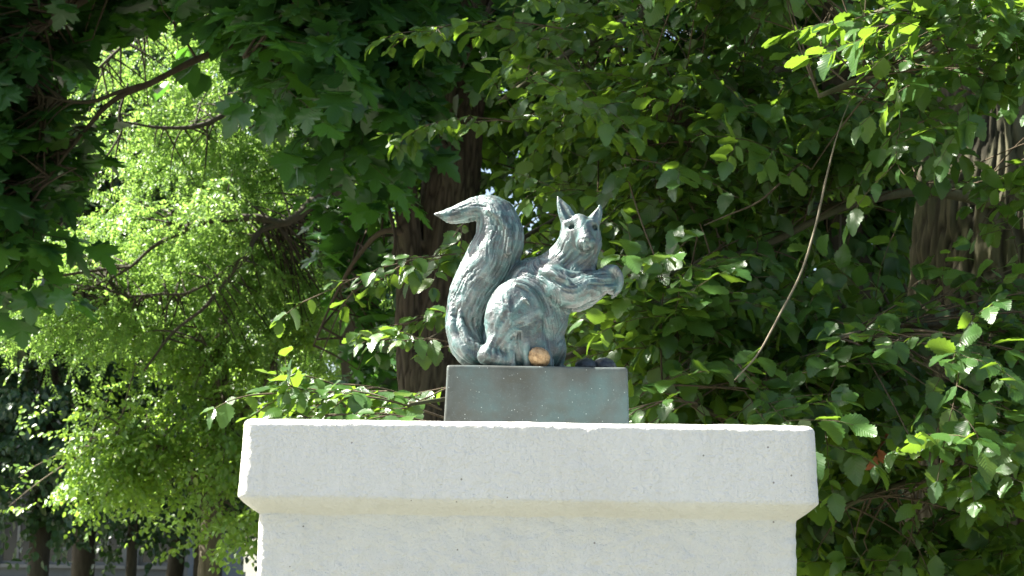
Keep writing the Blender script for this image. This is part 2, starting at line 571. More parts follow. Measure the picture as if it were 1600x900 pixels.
    # keep what stands above the plinth
    zz = S.ax[2].astype(np.float32)[None, None, :]
    S.D = np.maximum(S.D, -(zz + 1.0))
    V, Q = surface_nets(S.D, S.lo, S.h)
    # combed fur in the clay: displacement along strands that follow each limb
    me = bpy.data.meshes.new('tmp')
    me.from_pydata(V.tolist(), [], Q.tolist())
    me.update()
    N = np.zeros(len(V) * 3); me.vertex_normals.foreach_get('vector', N); N = N.reshape(-1, 3)
    bpy.data.meshes.remove(me)
    thigh = [sq(846, 575, -40, 18), sq(842, 520, -44, 26), sq(822, 470, -44, 34), sq(785, 470, -40, 30), sq(768, 520, -40, 24), sq(764, 575, -44, 18)]
    arm = [sq(850, 420, -20, 26), sq(880, 462, -26, 24), sq(915, 458, -18, 20), sq(950, 438, -10, 18)]
    ear_l = [sq(893, 352, -12, 12), sq(872, 303, -8, 4)]
    ear_r = [sq(926, 352, -10, 11), sq(940, 318, -8, 4)]
    chains = [spline(tail, 50), spline(body + [], 30), spline(thigh, 40), spline(arm, 30), spline(neck, 20), np.array(ear_l), np.array(ear_r)]
    best = np.full(len(V), 1e9); tt = np.zeros(len(V)); aa = np.zeros(len(V)); rr = np.ones(len(V)); ci = np.zeros(len(V))
    for n_, q in enumerate(chains):
        s_len = 0.0
        for a, b in zip(q[:-1], q[1:]):
            ba = (b - a)[:3]; L = np.linalg.norm(ba)
            pa = V - a[:3]
            t = np.clip(pa @ ba / L ** 2, 0, 1)
            rad = pa - t[:, None] * ba
            dist = np.linalg.norm(rad, axis=1)
            d = dist - (a[3] + t * (b[3] - a[3]))
            if n_ == 2: d = d + np.where(V[:, 1] > -30, 40, -6)
            m = d < best
            tn = ba / L
            bx = np.cross(tn, (0, 1, 0)); bx /= max(np.linalg.norm(bx), 1e-6)
            ang = np.arctan2(rad[:, 1], rad @ bx)
            best[m] = d[m]; tt[m] = (s_len + t * L)[m]; aa[m] = ang[m]; rr[m] = dist[m]; ci[m] = n_
            s_len += L
    sw = aa + 0.35 * noise(np.stack([tt / 45, ci * 7, aa * 0.7], 1), 5) + 0.004 * tt
    st = np.stack([sw * np.maximum(rr, 8) / 4.6, tt / 30.0, ci * 13], 1)
    f1 = noise(st, 1)
    f1 = 1 - 2 * np.abs(f1) ** 0.8
    f2 = noise(st * np.array([2.2, 1.8, 1]), 2)
    lump = noise(V / 17.0, 3)
    face = np.clip((np.linalg.norm(V - np.array(sq(910, 368, -34)), axis=1) - 26) / 16, 0, 1)
    paw = np.clip((np.linalg.norm(V - np.array(sq(958, 442, -12)), axis=1) - 20) / 14, 0, 1)
    amp = (0.25 + 0.75 * face) * (0.3 + 0.7 * paw) * np.where(ci > 4, 0.4, 1.0)
    fur = 0.62 * f1 + 0.38 * f2
    V = V + N * (amp * (0.85 * f1 + 0.55 * f2) + 1.2 * lump * (0.4 + 0.6 * face))[:, None]
    V[:, 2] = np.maximum(V[:, 2], -1.0)
    W = np.array([PLINTH_X, STAT_Y, PLINTH_TOP]) + V * 0.001
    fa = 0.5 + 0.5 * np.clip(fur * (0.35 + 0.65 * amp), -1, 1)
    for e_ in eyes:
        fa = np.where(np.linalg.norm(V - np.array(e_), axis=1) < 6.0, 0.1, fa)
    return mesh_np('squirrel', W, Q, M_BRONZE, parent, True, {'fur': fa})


def rounded_box_profile(hx, hy, corner, n_side, n_corner):
    """Closed outline of a rounded rectangle, counter-clockwise, plus outward normals."""
    pts, nr = [], []
    for k, (cx, cy) in enumerate(((hx - corner, -hy + corner), (hx - corner, hy - corner), (-hx + corner, hy - corner), (-hx + corner, -hy + corner))):
        a0 = -math.pi / 2 + k * math.pi / 2
        for i in range(n_corner):
            a = a0 + (i / (n_corner - 1)) * math.pi / 2
            pts.append((cx + corner * math.cos(a), cy + corner * math.sin(a))); nr.append((math.cos(a), math.sin(a)))
        nxt = ((hx - corner, hy - corner), (-hx + corner, hy - corner), (-hx + corner, -hy + corner), (hx - corner, -hy + corner))[k]
        a1 = a0 + math.pi / 2
        e0 = np.array(pts[-1]); e1 = np.array([nxt[0] + corner * math.cos(a1), nxt[1] + corner * math.sin(a1)])
        for i in range(1, n_side):
            pts.append(tuple(e0 + (e1 - e0) * i / n_side)); nr.append((math.cos(a1), math.sin(a1)))
    return np.array(pts), np.array(nr)


def loft(hx, hy, corner, n_side, n_corner, prof, center):
    """prof: rows (growth of the half sizes, z).  Returns V, quads and the ring length."""
    rows = []
    for off, z in prof:
        o, _ = rounded_box_profile(hx + off, hy + off, max(0.003, corner + min(off, 0) * 0.5), n_side, n_corner)
        rows.append(np.column_stack([o, np.full(len(o), z)]))
    m = len(rows[0])
    V = np.array(rows) + np.array(center)
    n = len(prof)
    i = np.arange(n - 1)[:, None] * m; j = np.arange(m)[None]; j2 = (j + 1) % m
    Q = np.stack([i + j, i + j2, i + m + j2, i + m + j], -1).reshape(-1, 4)
    return V.reshape(-1, 3), Q, m


def fill_top(V, Q, m, rows):
    """Close the last ring with a fan to its centre."""
    last = (rows - 1) * m
    V = np.concatenate([V, V[last:last + m].mean(0, keepdims=True)])
    c = len(V) - 1
    T = np.array([(last + k, last + (k + 1) % m, c) for k in range(m)])
    return V, [Q, T]


statue = empty('squirrel_statue', (PLINTH_X, STAT_Y, CAM[2] + 0.157))
tag(statue, 'green-grey bronze squirrel with a raised curled tail on a low bronze block', 'statue')
CAP_TOP = CAM[2] + 0.157
build_squirrel(statue)
# plinth block
ph = PLINTH_TOP - CAP_TOP
prof = [(0.0035 - 0.0035 * k / 16, 0.0015 + (ph - 0.004 - 0.0015) * k / 16) for k in range(17)] + [(-0.0007, ph - 0.0015), (-0.002, ph - 0.0004), (-0.0045, ph), (-0.03, ph), (-0.07, ph)]
V, Q, m_ = loft(0.1375, 0.080, 0.004, 40, 5, prof, (PLINTH_X, STAT_Y, CAP_TOP))
V2, F2 = fill_top(V, Q, m_, len(prof))
dv = noise(V2 / 0.02, 31) * 0.0006
d_ = np.zeros_like(V2); d_[:, 1] = dv; d_[:, 0] = noise(V2 / 0.03, 33) * 0.0005; d_[:, 2] = np.where(V2[:, 2] > CAP_TOP + 0.01, noise(V2 / 0.035, 35) * 0.0006, 0)
mesh_np('plinth', V2 + d_, F2, M_PLINTH, statue, True)


def nut_mesh(rx, ry, rz, seg, rings, rough, seed):
    th = np.linspace(0, np.pi, rings + 1)[1:-1]
    ph_ = np.linspace(0, 2 * np.pi, seg, endpoint=False)
    d = np.array([(math.cos(t), math.sin(t) * math.cos(p), math.sin(t) * math.sin(p)) for t in th for p in ph_])
    d = np.concatenate([d, [(1, 0, 0), (-1, 0, 0)]])
    r = 1 + rough * (0.6 * (1 - 2 * np.abs(noise(d * 3.1, seed))) + 0.4 * noise(d * 7, seed + 1))
    seam = np.exp(-(d[:, 1] / 0.10) ** 2)
    r = r + 0.035 * seam * (rough > 0) + 0.05 * np.clip(d[:, 0] - 0.9, 0, 1) * 10 * 0.2
    V = d * r[:, None] * np.array([rx, ry, rz])
    n = rings - 1
    i = np.arange(n - 1)[:, None] * seg; j = np.arange(seg)[None]; j2 = (j + 1) % seg
    Q = np.stack([i + j, i + j2, i + seg + j2, i + seg + j], -1).reshape(-1, 4)
    T = [(n * seg, (k + 1) % seg, k) for k in range(seg)] + [(n * seg + 1, (n - 1) * seg + k, (n - 1) * seg + (k + 1) % seg) for k in range(seg)]
    return V, [Q, np.array(T)]


t = NT('dark_bronze_nut')
nn = t.noise(140.0, 4, 0.6, t.obj_vec())
M_DARKNUT = t.out(t.bsdf(t.ramp(nn, [(0.35, (0.018, 0.022, 0.026)), (0.75, (0.07, 0.09, 0.10))]), 0.5, 0.5, t.bump(nn, 0.5, 0.002), 0.2))
for px, dy, r, sd in ((916, 0.022, 0.0145, 4), (944, 0.030, 0.0155, 9)):
    V, F = nut_mesh(r * 1.15, r, r * 0.85, 28, 20, 0.12, sd)
    c = P(px, 570, STAT_Y + dy)
    mesh_np('nut', V + np.array([c[0], STAT_Y + dy, PLINTH_TOP + r * 0.80]), F, M_DARKNUT, statue, True)

t = NT('walnut_shell')
v = t.obj_vec()
n1 = t.noise(170.0, 4, 0.6, v); n2 = t.noise(60.0, 3, 0.5, v)
c = t.ramp(n1, [(0.36, (0.12, 0.070, 0.035)), (0.50, (0.27, 0.180, 0.095)), (0.68, (0.38, 0.28, 0.16))])
M_WALNUT = t.out(t.bsdf(t.mix(t.ramp(n2, [(0.4, 0.0), (0.7, 0.45)]), c, (0.42, 0.29, 0.15)), 0.6, 0.25, t.bump(n1, 0.6, 0.002)))
V, F = nut_mesh(0.0175, 0.0148, 0.0150, 48, 36, 0.05, 21)
ang = R(18)
V = V @ np.array(Matrix.Rotation(ang, 3, 'Y')).T @ np.array(Matrix.Rotation(R(25), 3, 'Z')).T
c = P(842.5, 563, STAT_Y - 0.058)
walnut = mesh_np('walnut', V, F, M_WALNUT, None, True)
walnut.location = (float(c[0]), STAT_Y - 0.059, PLINTH_TOP + float(-V[:, 2].min()) - 0.0003)
tag(walnut, 'tan walnut in its shell lying at the front edge of the bronze block', 'walnut')

# ------------------------------------------------------------------ white pillar
t = NT('white_painted_plaster')
v = t.obj_vec()
n1 = t.noise(210.0, 5, 0.65, v)
n2 = t.noise(38.0, 4, 0.6, t.obj_vec((1, 1, 1.8)))
n3 = t.noise(7.0, 4, 0.6, v)
c = t.ramp(n3, [(0.3, (0.75, 0.74, 0.69)), (0.7, (0.80, 0.795, 0.75))])
grime = t.noise(300.0, 2, 0.5, v)
vo = t.n('ShaderNodeTexVoronoi', {'Vector': v, 'Scale': 42.0, 'Randomness': 1.0})
spot = t.math('LESS_THAN', vo.outputs['Distance'], 0.055)
pick = t.math('GREATER_THAN', t.n('ShaderNodeSeparateColor', {0: vo.outputs['Color']}).outputs[1], 0.78)
c = t.mix(t.math('MULTIPLY', t.math('MULTIPLY', spot, pick), 0.75), c, (0.16, 0.13, 0.10))
dirt = t.noise(26.0, 5, 0.7, t.obj_vec((0.5, 0.5, 1)))
c = t.mix(t.math('MULTIPLY', t.ramp(dirt, [(0.60, 0.0), (0.78, 1.0)]), 0.22), c, (0.60, 0.52, 0.40))
streak = t.noise(1.0, 4, 0.6, t.obj_vec((55, 55, 4)))
c = t.mix(t.math('MULTIPLY', t.ramp(streak, [(0.52, 0.0), (0.75, 1.0)]), 0.16), c, (0.52, 0.50, 0.43))
M_PLASTER = t.out(t.bsdf(c, 0.55, 0.35, t.bump(n1, 0.95, 0.006, t.bump(n2, 0.5, 0.008))))
CAP_W = 0.769
CAP_Y = STAT_Y
cx = float(P(826, 720, CAP_Y - CAP_W / 2)[0])
pillar = empty('pillar', (cx, CAP_Y, 0))
tag(pillar, 'square white plastered pillar with a wider chamfered cap carrying the squirrel', 'pillar')
h0, h1, h2 = CAM[2] + 0.0318, CAM[2] + 0.0536, CAP_TOP      # shaft top, cap arris, cap top
prof = [(-0.0290, h0 - 0.004)]
prof += [(-0.0268 + 0.0268 * (0.6 * k / 9 + 0.4 * math.sin(k / 9 * math.pi / 2)), h0 + (h1 - h0) * (k / 9)) for k in range(10)]
prof += [(-0.0038 * k / 32, h1 + (h2 - 0.010 - h1) * k / 32) for k in range(1, 33)]
prof += [(-0.0038 - 0.010 * (1 - math.cos(a)), h2 - 0.010 + 0.010 * math.sin(a)) for a in np.linspace(0.2, math.pi / 2, 8)]
prof += [(-0.018 - 0.004 * k, h2) for k in range(6)] + [(-0.06, h2 - 0.0005), (-0.12, h2 - 0.001), (-0.25, h2 - 0.001)]
V, Q, m_ = loft(CAP_W / 2, CAP_W / 2, 0.016, 230, 9, prof, (cx, CAP_Y, 0))
V, F = fill_top(V, Q, m_, len(prof))
edge = np.exp(-((V[:, 2] - h1) / 0.012) ** 2) + np.exp(-((V[:, 2] - (h2 - 0.006)) / 0.012) ** 2)
out2 = norm((V - np.array([cx, CAP_Y, 0])) * np.array([1, 1, 0]))
amp = 0.0006 * fbm(V / 0.012, 41) + 0.0006 * edge * noise(V / 0.010, 44) + 0.0016 * noise(V / 0.11, 47)
flat = (V[:, 2] > h2 - 0.003)
V = V + out2 * np.where(flat, 0.3 * amp, amp)[:, None]
V[:, 2] += np.where(flat, 0.0006 * noise(V / 0.02, 51) + 0.0008 * noise(V / 0.06, 52) - 0.0006, 0.0010 * edge * noise(V / 0.03, 53))
mesh_np('cap', V, F, M_PLASTER, pillar, True)
SH = CAP_W / 2 - 0.0265
zs = list(np.linspace(0, h0 - 0.2, 6)) + list(np.linspace(h0 - 0.19, h0 + 0.002, 62))
V, Q, m_ = loft(SH, SH, 0.010, 230, 9, [(0, z) for z in zs], (cx, CAP_Y, 0))
out2 = norm((V - np.array([cx, CAP_Y, 0])) * np.array([1, 1, 0]))
amp = 0.0017 * fbm(V / np.array([0.017, 0.017, 0.010]), 61) + 0.0015 * noise(V / 0.08, 66)
mesh_np('shaft', V + out2 * amp[:, None], Q, M_PLASTER, pillar, True)
# ------------------------------------------------------------------ foliage kit
UP = np.array([0.0, 0, 1])


def leaf_ovate(n, width, serr, fold, droop, twist=0.0, asym=0.0):
    """Ovate leaf along +X, length 1: midrib plus two toothed margins."""
    t = np.linspace(0, 1, n + 1)
    w = width * np.sin(np.pi * np.clip(t, 0, 1) ** 0.78) ** 0.85 * (1 - 0.25 * t)
    V, uv, T = [], [], []
    for i in range(n + 1):
        V.append((t[i], 0, 0)); uv.append((t[i], 0))
    L, Rr = {}, {}
    for s, D in ((1, L), (-1, Rr)):
        for i in range(1, n):
            tooth = serr * (1 if i % 2 else -1)
            y = s * w[i] * (1 + tooth) * (1 + asym * s)
            D[i] = len(V)
            V.append((t[i] + 0.04 + abs(tooth) * 0.1, y, 0)); uv.append((t[i], y))
    for s, D in ((1, L), (-1, Rr)):
        tri = [(0, 1, D[1])]
        for i in range(1, n - 1):
            tri += [(i, i + 1, D[i + 1]), (i, D[i + 1], D[i])]
        tri += [(n - 1, n, D[n - 1])]
        T += tri if s > 0 else [q[::-1] for q in tri]
    V = np.array(V, float)
    V[:, 2] = fold * np.abs(V[:, 1]) - droop * V[:, 0] ** 2 + twist * V[:, 0] * V[:, 1] + 0.05 * np.sin(V[:, 0] * 9 + 1) * np.abs(V[:, 1]) * 2
    return V, np.array(T), np.array(uv)


def leaf_maple(droop, cup):
    """Five-lobed palmate leaf along +X, length about 1, petiole end at the origin."""
    half = [(0.0, 0.0), (-0.06, 0.16), (-0.10, 0.38), (0.06, 0.36), (0.12, 0.54), (0.24, 0.44), (0.42, 0.68), (0.46, 0.50),
            (0.60, 0.52), (0.54, 0.36), (0.50, 0.20), (0.68, 0.30), (0.72, 0.19), (0.86, 0.16), (1.0, 0.0)]
    pts = half + [(x, -y) for x, y in reversed(half[1:-1])]
    V = np.array([(0.36, 0, 0)] + [(x, y, 0) for x, y in pts], float)
    n = len(pts)
    T = np.array([(0, 1 + k, 1 + (k + 1) % n) for k in range(n)])
    T = T[:, ::-1]
    uv = V[:, :2].copy()
    V[:, 2] = cup * np.abs(V[:, 1]) ** 1.2 - droop * np.maximum(V[:, 0], 0) ** 2 - 0.10 * np.abs(np.sin(V[:, 1] * 6)) * 0.6
    return V, T, uv


def leaf_small():
    V = np.array([(0, 0, 0), (0.45, 0.27, 0.05), (1, 0, -0.12), (0.45, -0.27, 0.05)], float)
    return V, np.array([(0, 2, 1), (0, 3, 2)]), V[:, :2].copy()


def leaf_hex(wd=0.33):
    V = np.array([(0, 0, 0), (0.25, wd * 0.85, 0.05), (0.65, wd * 0.8, 0.03), (1, 0, -0.15), (0.65, -wd * 0.8, 0.03), (0.25, -wd * 0.85, 0.05)], float)
    return V, np.array([(0, 2, 1), (0, 3, 2), (0, 4, 3), (0, 5, 4)]), V[:, :2].copy()


def spray_alternate(rng, length, step, leaf, side_twigs, ang=55):
    """Flat leafy spray: leaves left and right of a twig, side twigs in its lower half.  Local frame: +X forward, +Z up."""
    base, axis, size, twigs = [], [], [], []

    def run(p0, a0, L, order):
        pts = [np.array(p0)]
        a = a0; z = p0[2]
        n = max(3, int(L / step))
        bend = rng.normal(0, 0.10)
        side = rng.choice([-1, 1])
        for i in range(n):
            a += bend * 0.5 + rng.normal(0, 0.07)
            s = L / n
            p = pts[-1] + np.array([math.cos(a) * s, math.sin(a) * s, -0.10 * s - 0.45 * s * (i / n) ** 2 + rng.normal(0, 0.05) * s])
            pts.append(p)
            side = -side
            la = a + side * R(rng.normal(ang, 12))
            base.append(p); axis.append((math.cos(la), math.sin(la), rng.normal(-0.30, 0.18)))
            size.append(leaf * rng.uniform(0.5, 1.22) * (0.8 + 0.35 * math.sin(math.pi * min(1, (i + 1) / n))))
            if order == 0 and i < n * 0.75 and rng.random() < side_twigs:
                run(p, a - side * R(rng.uniform(35, 60)), L * rng.uniform(0.3, 0.6), 1)
        base.append(pts[-1]); axis.append((math.cos(a), math.sin(a), -0.35)); size.append(leaf * rng.uniform(0.7, 1.1))
        twigs.append(np.array(pts))
    run(np.zeros(3), 0.0, length, 0)
    return dict(base=np.array(base), axis=norm(np.array(axis)), size=np.array(size), twigs=twigs, L=length)


def spray_pinnate(rng, n_comp, rachis, leaflets, leaf):
    """Hanging twig with compound leaves made of small leaflets."""
    base, axis, size = [], [], []
    L = 0.4
    for c in range(n_comp):
        t = (c + 1) / n_comp
        p = np.array([L * t, rng.normal(0, 0.02), -0.12 * t * t])
        a = rng.uniform(-1.3, 1.3)
        d = norm(np.array([math.cos(a), math.sin(a), rng.normal(-0.7, 0.35)]))
        sd = norm(np.cross(d, UP + rng.normal(0, 0.2, 3)))
        for k in range(leaflets):
            q = (k + 1.5) / (leaflets + 1)
            b = p + d * rachis * q + np.array([0, 0, -0.12 * q * q * rachis])
            s = 1 if k % 2 else -1
            base.append(b); axis.append(norm(d * 0.45 + sd * s + rng.normal(0, 0.12, 3))); size.append(leaf * rng.uniform(0.75, 1.1))
    return dict(base=np.array(base), axis=np.array(axis), size=np.array(size), twigs=[np.array([(0, 0, 0), (L * 0.5, 0, -0.03), (L, 0, -0.12)])], L=L)


class Leaves:
    """Leaf placements of one tree."""
    def __init__(self):
        self.pos, self.axis, self.nrm, self.size = [], [], [], []

    def add(self, pos, axis, nrm, size):
        self.pos.append(pos); self.axis.append(axis); self.nrm.append(nrm); self.size.append(size)

    def get(self):
        return [np.concatenate(a) for a in (self.pos, self.axis, self.nrm, self.size)]


def frames(axis, nrm):
    x = norm(axis)
    y = norm(np.cross(nrm, x))
    z = np.cross(x, y)
    return x, y, z


def put_sprays(rng, lv, temps, base, direc, out, droop=0.25, up_w=0.8, out_w=0.5, rnd_w=0.45, scale=1.0, twig_mb=None, twig_r=0.0022, roll=0.5):
    """Place one random spray template at every base point, heading along direc."""
    base = np.atleast_2d(base); direc = norm(np.atleast_2d(direc))
    for b, d in zip(base, direc):
        t = temps[rng.integers(len(temps))]
        y = norm(np.cross(UP, d) + 1e-6); z = np.cross(d, y)
        a = rng.normal(0, roll)
        y, z = math.cos(a) * y + math.sin(a) * z, -math.sin(a) * y + math.cos(a) * z
        M = np.stack([d, y, z])
        n = len(t['base'])
        ax = t['axis'] @ M
        ax = norm(ax + rng.normal(0, 0.12, (n, 3)) + np.array([0, 0, -droop]))
        nr = norm(up_w * UP + out_w * np.asarray(out) + rnd_w * rng.standard_normal((n, 3)) + 0.25 * z)
        lv.add(b + scale * (t['base'] @ M), ax, nr, t['size'] * scale)
        if twig_mb is not None:
            for k, tw in enumerate(t['twigs']):
                r = twig_r if k == len(t['twigs']) - 1 else twig_r * 0.65
                twig_mb.tube(b + scale * (tw @ M), np.linspace(r, r * 0.4, len(tw)), 4, False)


def leaves_mesh(name, tmpl, pos, axis, nrm, size, mat, parent, rng, stuff=True):
    V0, T0, U0 = tmpl
    x, y, z = frames(axis, nrm)
    n, m = len(pos), len(V0)
    wz = rng.uniform(0.4, 1.6, (n, 1)) * size[:, None]
    ww = rng.uniform(0.85, 1.12, (n, 1)) * size[:, None]
    V = pos[:, None] + (size[:, None] * V0[None, :, 0])[..., None] * x[:, None] + (ww * V0[None, :, 1])[..., None] * y[:, None] + (wz * V0[None, :, 2])[..., None] * z[:, None]
    F = (T0[None] + (np.arange(n) * m)[:, None, None]).reshape(-1, 3)
    rnd = np.repeat(rng.random(n), m)
    o = mesh_np(name, V.reshape(-1, 3), F, mat, parent, True, {'rnd': rnd}, np.tile(U0, (n, 1)))
    if stuff: o['kind'] = 'stuff'
    return o


def leaf_objects(name, meshes, pos, axis, nrm, size, parent, rng):
    x, y, z = frames(axis, nrm)
    off = np.array(parent.location)
    for i in range(len(pos)):
        o = bpy.data.objects.new(name, meshes[int(rng.integers(len(meshes)))])
        s = float(size[i])
        M = Matrix([[x[i][r] * s, y[i][r] * s, z[i][r] * s, pos[i][r] - off[r]] for r in range(3)] + [[0, 0, 0, 1]])
        o.parent = parent
        o.matrix_local = M
        col.objects.link(o)


def tmpl_mesh(name, tmpl, mat):
    V, T, U = tmpl
    me = bpy.data.meshes.new(name)
    me.from_pydata(V.tolist(), [], T.tolist())
    me.polygons.foreach_set('use_smooth', np.ones(len(T), bool))
    lay = me.uv_layers.new(name='UVMap')
    lay.data.foreach_set('uv', U[T.ravel()].astype(np.float32).ravel())
    me.materials.append(mat)
    me.update()
    return me


def blob(rng, px, py, depth, rx, ry, rd, n, hollow=0.5, cluster=0):
    """n random points in an ellipsoid given by photo position, distance and size in photo pixels (rd in metres)."""
    c = P(px, py, depth)
    d = norm(rng.standard_normal((n, 3))) * (rng.random((n, 1)) ** (1 / 3.0) * (1 - hollow * 0.3) + hollow * 0.3)
    p = c + d * np.array([rx * depth / F_PX, rd, ry * depth / F_PX])
    if cluster and n > 2 * cluster:
        k = n // cluster
        p = p[rng.integers(0, k, n)] + rng.standard_normal((n, 3)) * np.array([0.26, 0.26, 0.11]) * min(1.0, depth / 11)
    return p


def ball(rng, c, r, n):
    d = norm(rng.standard_normal((n, 3))) * (rng.random((n, 1)) ** 0.4)
    return np.asarray(c, float) + d * np.asarray(r, float)


def nearest(pts, samples):
    out = np.zeros(len(pts), int)
    rg = np.random.default_rng(len(pts))
    for i, p in enumerate(pts):
        k = np.argsort(((samples - p) ** 2).sum(1))[:12]
        out[i] = k[rg.integers(len(k))]
    return out


def limb_px(*rows):
    """rows (px, py, depth, radius) -> rows x, y, z, radius."""
    return np.array([(*P(a, b, d), r) for a, b, d, r in rows])


def build_limb(name, rows, mat, parent, n=24, seg=8, rng=None):
    q = spline(rows, n)
    q[:, 3] = np.maximum(q[:, 3], 0.001)
    m = MB()
    m.tube(q[:, :3], q[:, 3], seg, True, 0.06 if rng is not None else 0, rng)
    m.build(name, mat, parent)
    return q[:, :3]


def bark_trunk(name, rows, mat, parent, seg, rings, furrow, depth, seed, flare=True):
    """Trunk whose surface is modelled into ridges and furrows."""
    q = spline(rows, rings)
    a = np.linspace(0, 2 * np.pi, seg, endpoint=False)
    z = np.linspace(0, 1, rings)
    L = np.concatenate([[0], np.cumsum(np.linalg.norm(np.diff(q[:, :3], axis=0), axis=1))])
    ca, sa = np.cos(a)[None], np.sin(a)[None]
    rr = q[:, 3][:, None]
    cx, sx = (ca * rr), (sa * rr)
    pts = np.stack([np.broadcast_to(cx / furrow, (rings, seg)), np.broadcast_to(sx / furrow, (rings, seg)), np.broadcast_to((L[:, None]) / (furrow * 6), (rings, seg))], -1).reshape(-1, 3)
    n1 = noise(pts + 0.35 * noise(pts * 0.5, seed + 9)[:, None], seed)
    ridge = (np.abs(n1) ** 0.6).reshape(rings, seg)
    n2 = noise(pts * np.array([2.5, 2.5, 2.5]), seed + 3).reshape(rings, seg)
    r = rr + depth * (ridge - 0.5) + depth * 0.3 * n2
    r = r * (1 + 0.05 * noise(np.stack([np.broadcast_to(ca * 1.5, (rings, seg)), np.broadcast_to(sa * 1.5, (rings, seg)), np.broadcast_to(L[:, None] * 1.2, (rings, seg))], -1).reshape(-1, 3), seed + 5).reshape(rings, seg))
    X = q[:, 0][:, None] + r * ca; Y = q[:, 1][:, None] + r * sa
    Z = np.broadcast_to(q[:, 2][:, None], X.shape)
    V = np.stack([X, Y, Z], -1).reshape(-1, 3)
    i = np.arange(rings - 1)[:, None] * seg; j = np.arange(seg)[None]; j2 = (j + 1) % seg
    Q = np.stack([i + j, i + j2, i + seg + j2, i + seg + j], -1).reshape(-1, 4)
    mesh_np(name, V, Q, mat, parent, True, {'ridge': ridge.ravel()})
    return q[:, :3]


def connect(rng, mb, a, b, r0=0.0028, r1=0.0016, sag=0.06, seg=5):
    """Thin arching branch from a on a limb to b."""
    d = b - a
    mid = (a + b) / 2 + np.array([0, 0, sag * np.linalg.norm(d)]) + rng.normal(0, 0.04, 3) * np.linalg.norm(d)
    t = np.linspace(0, 1, 7)[:, None]
    p = (1 - t) ** 2 * a + 2 * t * (1 - t) * mid + t ** 2 * b
    mb.tube(p, np.linspace(r0, r1, 7), seg, False)


LEAFSETS = []          # (tree, name, meshes, low template, material, arrays) for the trees whose leaves are picked apart

# ------------------------------------------------------------------ ground
t = NT('gravel_ground')
n1 = t.noise(1.2, 6, 0.6, t.obj_vec()); n2 = t.noise(60.0, 3, 0.6, t.obj_vec())
c = t.ramp(n1, [(0.35, (0.085, 0.090, 0.065)), (0.6, (0.135, 0.135, 0.108))])
M_GROUND = t.out(t.bsdf(c, 0.95, 0.2, t.bump(n2, 0.5, 0.01)))
gx = np.concatenate([-np.geomspace(1500, 2, 24), np.geomspace(2, 1500, 24)])
gv = np.array([(x, y, 0.0) for y in gx for x in gx])
gv[:, 2] = np.where(np.hypot(gv[:, 0], gv[:, 1]) > 12, 0.05 * noise(gv / 9.0, 71), 0)
k = len(gx)
gq = np.array([(j * k + i, j * k + i + 1, (j + 1) * k + i + 1, (j + 1) * k + i) for j in range(k - 1) for i in range(k - 1)])
tag(mesh_np('ground', gv, gq, M_GROUND), kind='structure')

# ------------------------------------------------------------------ elm at the right, its low branches behind the pillar
rng = np.random.default_rng(11)
M_ELM = mat_leaf('elm_leaf', (0.017, 0.054, 0.013), (0.048, 0.112, 0.024), (0.22, 0.38, 0.030), 0.34, 0.48, 0.38)
M_ELM_BARK = mat_bark('elm_bark', (0.038, 0.034, 0.024), (0.105, 0.092, 0.062), (0.065, 0.080, 0.028), 1.0, 0.6)
M_ELM_TRUNK = mat_bark('elm_trunk_bark', (0.040, 0.035, 0.025), (0.11, 0.095, 0.065), (0.065, 0.080, 0.028), 1.0, 0.5, True)
M_PALE_TWIG = mat_bark('pale_twig', (0.10, 0.085, 0.06), (0.20, 0.17, 0.12), (0.10, 0.11, 0.06), 4.0, 0.3)
M_TWIG = mat_bark('twig_bark', (0.045, 0.033, 0.02), (0.11, 0.085, 0.055), (0.06, 0.06, 0.035), 4.0, 0.3)
b0 = P(1575, 900, 5.3)
elm = empty('elm_tree', (b0[0], 5.3, 0))
tag(elm, 'broad-leaved tree with a furrowed trunk at the right edge, toothed leaves reaching behind the squirrel', 'tree')
TX = float(b0[0])
bark_trunk('trunk', [(TX + 0.02, 5.3, 0, 0.42), (TX, 5.3, 0.5, 0.335), (TX - 0.01, 5.3, 1.3, 0.295), (TX + 0.0, 5.32, 2.2, 0.285), (TX + 0.08, 5.35, 3.2, 0.27), (TX + 0.15, 5.4, 5.0, 0.22), (TX + 0.2, 5.5, 7.5, 0.09)],
           M_ELM_TRUNK, elm, 300, 520, 0.024, 0.026, 101)
